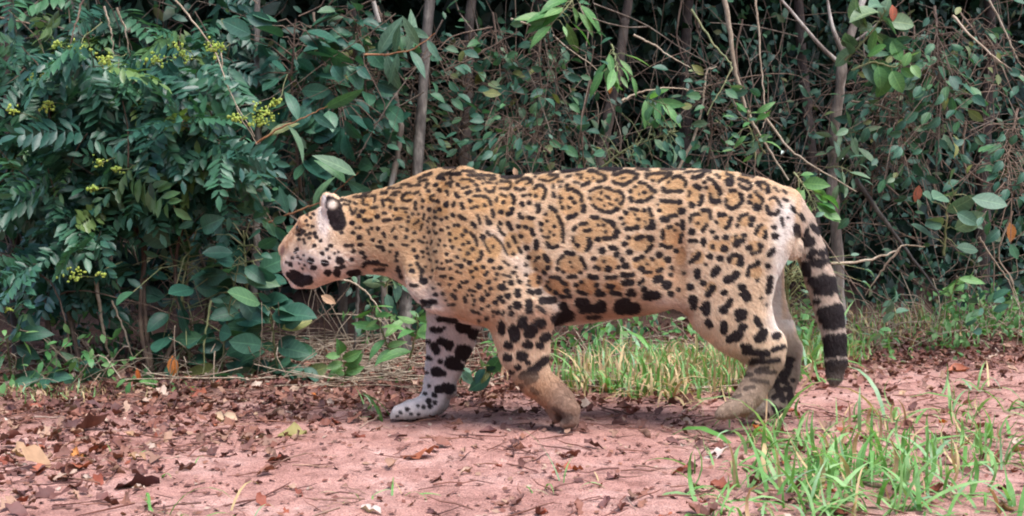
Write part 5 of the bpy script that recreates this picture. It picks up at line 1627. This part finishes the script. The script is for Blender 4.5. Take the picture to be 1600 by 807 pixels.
drop_leaf(455, 683, .085, 'dry_olive', .1, .1, 'broad flat olive leaf lying on the litter below the jaguar\'s muzzle')
drop_leaf(352, 660, .09, 'dry_tan', -.4, .2, 'large tan leaf propped on the litter left of the olive leaf')
drop_leaf(215, 762, .095, 'dry_purple', .15, .2, 'long dark curled leaf on the bare dirt near the lower edge')
drop_leaf(60, 735, .11, 'dry_tan', .1, .2, 'large curled tan leaf at the litter edge under the shrub corner')
drop_leaf(150, 678, .12, 'dry_purple', .1, .2, 'big purplish leaf lying flat in the litter under the shrub')
drop_leaf(1240, 645, .06, 'dry_red', .2, .6, 'bright red-brown leaf standing beside the hind paws')
drop_leaf(990, 650, .06, 'dry_red', .6, .7, 'red-brown leaf tilted on the dirt left of the swinging hind paw')
drop_leaf(1120, 714, .08, 'dry_pale', .1, .2, 'bleached flat leaf at the grass edge below the hind paw')
drop_leaf(1495, 582, .09, 'dry_red', .1, .4, 'crumpled dark red leaf on the open dirt beyond the tail')
drop_leaf(660, 717, .09, 'dry_red', .05, .1, 'reddish leaf lying on the open track below the planted forepaw')
drop_leaf(945, 782, .05, 'dry_purple', 1.2, .8, 'dark leaf standing upright near the lower edge')
drop_leaf(1085, 612, .09, 'dry_tan', 1.9, .9, 'curled tan leaf standing at the foot of the dry grass')
mats = ['dry_red', 'dry_purple', 'dry_tan', 'dry_pale', 'dry_orange']
cnt, tries = 0, 0
while cnt < 285 and tries < 20000:
    tries += 1
    px, py = rng.uniform(-10, 1610), rng.uniform(545, 806)
    Y = CAMH * F / (py - HROW)
    x = (px - 800) / F * Y
    lim = edge_y(x)
    if Y > lim + .1:
        continue
    dens = np.clip(1 - (lim - Y) / (1.05 if x < -.5 else .8), 0, 1) ** 1.3
    if x < -.8:
        dens = max(dens, .25)
    dens = max(dens, .06)
    if x > .6 and py > 640:
        dens = max(dens, .14)
    if rng.random() > dens or (855 < px < 925 and 640 < py < 690) or (600 < px < 720 and 640 < py < 672):
        continue
    far_y = np.interp(py, [545, 806], [.7, 1.0])
    mt = mats[rng.choice(5, p=[.42, .36, .17, .02, .03])]
    drop_leaf(px, py, (.024 + .045 * rng.random() ** 1.5) * far_y, mt)
    cnt += 1

for lb, lst in DROPS.items():
    if len(lst) > 1:
        lst.sort(key=lambda q: q[0])
        for i, (_, o) in enumerate(lst):
            o['label'] = ('leftmost ' if i == 0 else (ORD[i] if i < 12 else '%dth' % (i + 1)) + ' from left, ') + lb

# the rest of the litter, chips and straw
def litter_pos(n, lo, hi, power):
    x = rng.uniform(-2.6, 3.0, n)
    lim = edge_y(x)
    y = rng.uniform(2.0, 6.0, n)
    dd = lim - y
    dens = np.where(dd < 0, np.clip(1 + dd / 1.2, 0.1, 1), np.clip(1 - dd / (1.25 + .75 * np.clip((-.3 - x) / .5, 0, 1)), 0, 1) ** power)
    dens = np.maximum(dens, lo)
    dens *= .4 + 1.2 * fbm(x * 2.2, y * 2.2, 2, 17)
    k_ = (rng.random(n) < dens) & (y < lim + .8)
    x, y = x[k_], y[k_]
    return np.stack([x, y, ground_z(x, y) + .003], -1)


ms = Mass()
P = litter_pos(26000, .05, 1, 1.0)
n = len(P)
a_ = rng.uniform(0, 6.28, n)
R = frames(np.stack([np.cos(a_), np.sin(a_), rng.normal(0, .2, n)], -1), rng.normal(0, .4, (n, 3)) + [0, -.1, 1])
pick = rng.integers(0, 10, n)
for i in range(10):
    s_ = pick == i
    ms.add(FALL[i], R[s_], P[s_], rng.uniform(.018, .055, s_.sum()), rng.random(s_.sum()))
o = link('leaf_litter', ms.mesh('leaf_litter', M['litter']))
tag(o, 'small dead leaves and scraps covering the forest edge', 'leaf litter', None, 'stuff')

chip = (np.array([[-.5, -.2, 0], [.1, -.35, .08], [.5, .1, .02], [-.2, .3, .1]]), np.array([[0, 1, 2, 3]]))
ms = Mass()
P = litter_pos(50000, .34, 1, 1.1)
n = len(P)
a_ = rng.uniform(0, 6.28, n)
R = frames(np.stack([np.cos(a_), np.sin(a_), rng.normal(0, .2, n)], -1), rng.normal(0, .35, (n, 3)) + [0, 0, 1])
ms.add(chip, R, P, rng.uniform(.006, .022, n), rng.random(n))
o = link('litter_chips', ms.mesh('litter_chips', M['litter']))
tag(o, 'fine crumbled leaf chips scattered over the dirt', 'leaf chips', None, 'stuff')

ms = Mass()
P = litter_pos(14000, .2, 1, 1.3)
n = len(P)
sv, sf = tubes([np.array([[0, -.5, 0], [.03, -.1, .02], [-.02, .2, .0], [.02, .5, .03]])], [[.02, .02, .016, .01]], 3)
a_ = rng.uniform(0, 6.28, n)
R = frames(np.stack([np.cos(a_), np.sin(a_) * .6, rng.normal(0, .12, n)], -1), rng.normal(0, .3, (n, 3)) + [0, 0, 1])
ms.add((sv, sf), R, P + [0, 0, .004], rng.uniform(.03, .12, n), rng.random(n))
o = link('twig_litter', ms.mesh('twig_litter', M['litter']))
tag(o, 'short dry twigs and straw strewn over the ground', 'twigs', None, 'stuff')

# pebbles and clods of dirt
ph = (1 + 5 ** .5) / 2
ico = np.array([(-1, ph, 0), (1, ph, 0), (-1, -ph, 0), (1, -ph, 0), (0, -1, ph), (0, 1, ph), (0, -1, -ph), (0, 1, -ph), (ph, 0, -1), (ph, 0, 1), (-ph, 0, -1), (-ph, 0, 1)]) / 1.9
icf = np.array([(0, 11, 5), (0, 5, 1), (0, 1, 7), (0, 7, 10), (0, 10, 11), (1, 5, 9), (5, 11, 4), (11, 10, 2), (10, 7, 6), (7, 1, 8), (3, 9, 4), (3, 4, 2), (3, 2, 6), (3, 6, 8), (3, 8, 9), (4, 9, 5), (2, 4, 11), (6, 2, 10), (8, 6, 7), (9, 8, 1)])
ms = Mass()
n = 5000
x, y = rng.uniform(-2.2, 2.4, n), rng.uniform(2.0, 5.0, n)
k_ = fbm(x * 3, y * 3, 3, 44) > .42
P = np.stack([x, y, ground_z(x, y)], -1)[k_]
n = len(P)
ms.add((ico * [1, .8, .55] * (1 + .15 * rng.normal(size=(12, 3))), icf), frames(rng.normal(0, 1, (n, 3)) * [1, 1, .2], rng.normal(0, .3, (n, 3)) + [0, 0, 1]), P, .0025 + .006 * rng.random(n) ** 3, rng.random(n) * .3)
o = link('pebbles', ms.mesh('pebbles', M['dirt']))
tag(o, 'small clods and pebbles of red dirt on the track', 'pebbles', None, 'stuff')

# dry stalks heaped at the forest edge under the jaguar's head
polys, rad = [], []
for i in range(260):
    px = rng.normal(520, 90) if i < 150 else rng.normal(1030, 60)
    py = rng.uniform(560, 618)
    Y = CAMH * F / (py - HROW)
    a_ = U(px, py, Y)
    a_[2] = ground_z(a_[0], a_[1]) + rng.uniform(.0, .05)
    an = rng.normal(0, .5) + (math.pi if rng.random() < .5 else 0)
    L_ = rng.uniform(.1, .35)
    b_ = a_ + np.array([math.cos(an), math.sin(an) * .6, rng.normal(.02, .07)]) * L_
    b_[2] = max(b_[2], ground_z(b_[0], b_[1]) + .004)
    polys.append(wander(a_, b_, 3, .012))
    rad.append(rng.uniform(.001, .0025))
v_, f_ = tubes(polys, rad, 4)
o = link('dry_stalks', mesh_np('dry_stalks', v_, f_, M['twig_pale']))
tag(o, 'heap of dry stalks lying at the forest edge', 'stalks', None, 'stuff')

# ------------------------------------------------------------------ grass
def blade(L, W, bend, tw, n=6):
    t = np.linspace(0, 1, n + 1)
    w = W / 2 * (1 - t ** 2.2) * (0.75 + .25 * np.sin(np.pi * t))
    ang = bend * t ** 1.4
    y = L * np.cumsum(np.concatenate([[0], np.sin(ang[1:]) / n]))
    z = L * np.cumsum(np.concatenate([[0], np.cos(ang[1:]) / n]))
    V = []
    for i in range(n + 1):
        c_, s_ = math.cos(tw * t[i]), math.sin(tw * t[i])
        V += [(-w[i] * c_, y[i] - w[i] * s_, z[i]), (0, y[i] - .12 * w[i], z[i] - .1 * w[i]), (w[i] * c_, y[i] + w[i] * s_, z[i])]
    Q = [(i * 3 + j, i * 3 + j + 1, i * 3 + j + 4, i * 3 + j + 3) for i in range(n) for j in (0, 1)]
    return np.array(V), np.array(Q)


BL = {'grass': [], 'straw': []}
for i in range(9):
    v_, f_ = blade(1, rng.uniform(.04, .078), rng.uniform(.7, 2.4), rng.uniform(-1.2, 1.2))
    BL['grass'].append(mesh_np('blade', v_, f_, M['grass']))
for i in range(5):
    v_, f_ = blade(1, rng.uniform(.02, .05), rng.uniform(.4, 2.2), rng.uniform(-1.2, 1.2))
    BL['straw'].append(mesh_np('blade', v_, f_, M['straw']))


def tuft(label, px, py, n, size, straw=.15, lean=0.0, group=None, tall=0):
    Y = CAMH * F / (py - HROW)
    b = U(px, py, Y)
    b[2] = ground_z(b[0], b[1]) - .004
    t = thing('grass_tuft', label, 'grass', b, group)
    for i in range(n):
        kind = 'straw' if rng.random() < straw else 'grass'
        m = BL[kind][int(rng.integers(len(BL[kind])))]
        a_ = rng.uniform(0, 2 * math.pi)
        tl = abs(rng.normal(.85, .45))
        R = Matrix.Rotation(lean * .5, 3, 'Y') @ Matrix.Rotation(a_, 3, 'Z') @ Matrix.Rotation(-tl, 3, 'X')
        s_ = size * rng.uniform(.5, 1.2)
        if i < tall:
            s_ = size * rng.uniform(1.25, 1.6)
        p_ = np.array([rng.normal(0, .035), rng.normal(0, .03), 0])
        link('blade', m, t, mat4=m4(np.array(R), p_, s_))
    return t


FRONT = [
 ('thin grass tuft with tall straw stalks in front of the hind paws', 1190, 690, 24, .19, .45, 5), ('grass tuft just below the swinging hind paw', 1130, 668, 10, .08, .2, 0),
 ('dense bright tuft at the left end of the grass patch', 1135, 770, 20, .13, .1, 0), ('low tuft at the lower edge left of the grass patch', 1105, 800, 14, .09, .15, 0),
 ('bright tuft leaning right in the middle of the patch', 1230, 775, 22, .16, .1, 0), ('broad-bladed tuft at the lower edge of the patch', 1200, 805, 16, .11, .1, 0),
 ('tall bright blades rising in the centre of the grass patch', 1305, 750, 20, .18, .1, 2), ('low tuft under the tall bright blades', 1310, 800, 18, .13, .15, 0),
 ('straw-mixed tuft behind the grass patch', 1275, 705, 14, .13, .4, 0), ('spiky tuft right of the patch centre', 1385, 730, 18, .16, .15, 1),
 ('grass tuft with a tall thin stalk right of the tail', 1420, 650, 14, .16, .3, 3), ('pale tuft below the tall thin stalk', 1365, 690, 12, .12, .3, 0),
 ('dense tuft at the lower edge right of centre', 1395, 800, 20, .14, .1, 0), ('broad bright tuft near the lower corner', 1480, 780, 20, .16, .1, 1),
 ('sparse tuft on the dirt beyond the patch', 1470, 690, 14, .14, .25, 0), ('low bright tuft beside the corner tuft', 1530, 730, 16, .13, .15, 0),
 ('tuft at the very corner of the grass patch', 1575, 800, 18, .15, .15, 0), ('tall sparse tuft at the far end of the patch', 1555, 680, 16, .17, .25, 2),
 ('small tuft at the far end beyond the sparse one', 1590, 640, 12, .12, .25, 0), ('wispy tuft on the open dirt right of the tail', 1500, 640, 10, .11, .3, 1),
 ('single sprig of grass at the lower edge beneath the muzzle', 335, 806, 5, .10, .2, 0), ('thin sprig of grass near the lower left corner', 225, 800, 5, .09, .2, 0),
 ('straw-coloured sprig between two lower sprigs', 300, 800, 4, .12, .6, 0), ('tiny grass sprig on the dirt below the planted forepaw', 600, 770, 6, .06, .2, 0),
 ('small flattened sprig on the dirt left of the tiny one', 535, 785, 7, .055, .5, 0), ('low sprig on the dirt below the lifted forepaw', 850, 765, 7, .075, .2, 0),
 ('thin straw stalk with a sprig below the belly', 912, 752, 5, .09, .4, 1), ('few blades crossing the planted forepaw', 600, 655, 8, .10, .2, 1),
 ('grass sprig on the dirt left of the planted forepaw', 575, 640, 7, .10, .1, 0), ('small sprig among the leaf litter under the shrubs', 290, 735, 6, .06, .2, 0),
 ('green sprig in the litter left of the olive leaf', 165, 712, 6, .07, .2, 0), ('tuft at the near side of the far hind paw', 1215, 668, 10, .10, .2, 0),
 ('upright tuft at the far right beyond the sprawling blades', 1570, 720, 14, .15, .2, 1), ('slanting blades on the open dirt below the drooping vine', 1455, 740, 14, .15, .2, 0),
 ('low sprawl of blades left of the tall thin stalk', 1345, 650, 9, .12, .2, 1), ('fine grass sprig right of the crumpled red leaf', 1530, 610, 9, .11, .3, 1),
 ('broad flopping blades in the middle of the lower patch', 1255, 740, 14, .16, .1, 0), ('flat sprawl of blades at the patch\'s left fringe', 1160, 730, 12, .13, .2, 0),
 ('short fringe of blades under the corner tufts', 1440, 806, 16, .12, .1, 0), ('short fringe of blades below the broad-bladed tuft', 1270, 812, 16, .12, .1, 0),
 ('thin sprig on the dirt right of the hind paw', 1300, 660, 7, .10, .3, 1), ('wiry sprig beside the far hind paw', 1255, 690, 9, .12, .3, 1),
]
for lb, px, py, n, s_, st, tl in FRONT:
    tuft(lb, px, py, n, s_ * 1.15, st * .55, 0, 'grass tufts on the track', tl)
BACK = [
 ('bright grass tuft behind the belly near the lifted foreleg', 925, 612, 16, .19, .25), ('tall grass tuft behind the middle of the belly', 965, 610, 18, .22, .2), ('strawy tuft behind the belly', 1000, 618, 20, .18, .6),
 ('dry tuft with curled stalks left of the swinging hind leg', 1045, 622, 22, .18, .7), ('green tuft behind the groin', 1020, 596, 18, .24, .2), ('bright tuft behind the knee of the hind leg', 1065, 600, 18, .2, .25),
 ('dry tuft beside the swinging hind paw', 1090, 622, 14, .14, .7), ('small bright tuft behind the lifted forepaw', 900, 600, 10, .13, .2), ('tall blade tuft behind the rear edge of the haunch', 1232, 585, 14, .30, .1),
 ('bright lush tuft between the hind leg and the tail', 1262, 575, 22, .2, .15), ('lush tuft directly behind the tail', 1290, 565, 20, .2, .15), ('low tuft left of the lush tail tuft', 1245, 556, 16, .18, .2),
 ('arching tuft right of the tail', 1335, 548, 14, .2, .3), ('sparse tuft in the litter right of the tail', 1375, 540, 10, .15, .35), ('bright sprig at the litter edge beyond the tail', 1430, 555, 8, .15, .2),
 ('strawy tuft deep behind the belly', 985, 575, 16, .2, .5), ('strawy tuft deep behind the hind knee', 1110, 575, 16, .2, .5), ('low tuft beyond the track at the far edge', 1480, 520, 10, .1, .3),
 ('thin tuft at the far edge of the track', 1560, 515, 10, .1, .3),
]
for lb, px, py, n, s_, st in BACK:
    tuft(lb, px, py, n, s_ * 1.4, min(.8, st * 1.1), 0, 'grass tufts behind the jaguar')

# short mixed grass nobody could count
ms = {'grass': Mass(), 'straw': Mass()}
TB = [blade(1, .055 + .012 * i, .5 + .5 * i, .6 * (i - 2)) for i in range(5)]
for mt, n in (('grass', 1500), ('straw', 1100)):
    zones = [(1040, 596, 110, 16, .13), (1270, 560, 60, 12, .13), (1320, 745, 150, 48, .12), (1510, 700, 90, 45, .10), (90, 625, 80, 8, .05), (1450, 530, 140, 12, .10)]
    wts = np.array([.42, .19, .09, .05, .05, .20] if mt == 'grass' else [.62, .10, .04, .02, .07, .15])
    zi = rng.choice(len(zones), n, p=wts)
    Z_ = np.array(zones)[zi]
    px, py = Z_[:, 0] + Z_[:, 2] * rng.normal(0, .7, n), Z_[:, 1] + Z_[:, 3] * rng.normal(0, .7, n)
    py = np.clip(py, 505, 840)
    Y = CAMH * F / (py - HROW)
    x = (px - 800) / F * Y
    P = np.stack([x, Y, ground_z(x, Y) - .003], -1)
    a_ = rng.uniform(0, 6.28, n)
    tl = np.abs(rng.normal(1.1, .8, n))
    up = np.stack([np.cos(a_) * tl, np.sin(a_) * tl, np.ones(n)], -1)
    up /= np.linalg.norm(up, axis=1, keepdims=True)
    X_ = np.cross(up, np.stack([np.cos(a_), np.sin(a_), np.zeros(n)], -1))
    X_ /= np.linalg.norm(X_, axis=1, keepdims=True)
    R = np.stack([X_, np.cross(up, X_), up], -1)
    pick = rng.integers(0, 5, n)
    for i in range(5):
        s_ = pick == i
        ms[mt].add(TB[i], R[s_], P[s_], Z_[s_, 4] * rng.uniform(.4, 1.3, s_.sum()), rng.random(s_.sum()))
    o = link('short_grass' if mt == 'grass' else 'dry_grass', ms[mt].mesh(mt, M[mt]))
    tag(o, 'short green grass scattered beside the track' if mt == 'grass' else 'dry straw grass scattered beside the track', 'grass', None, 'stuff')
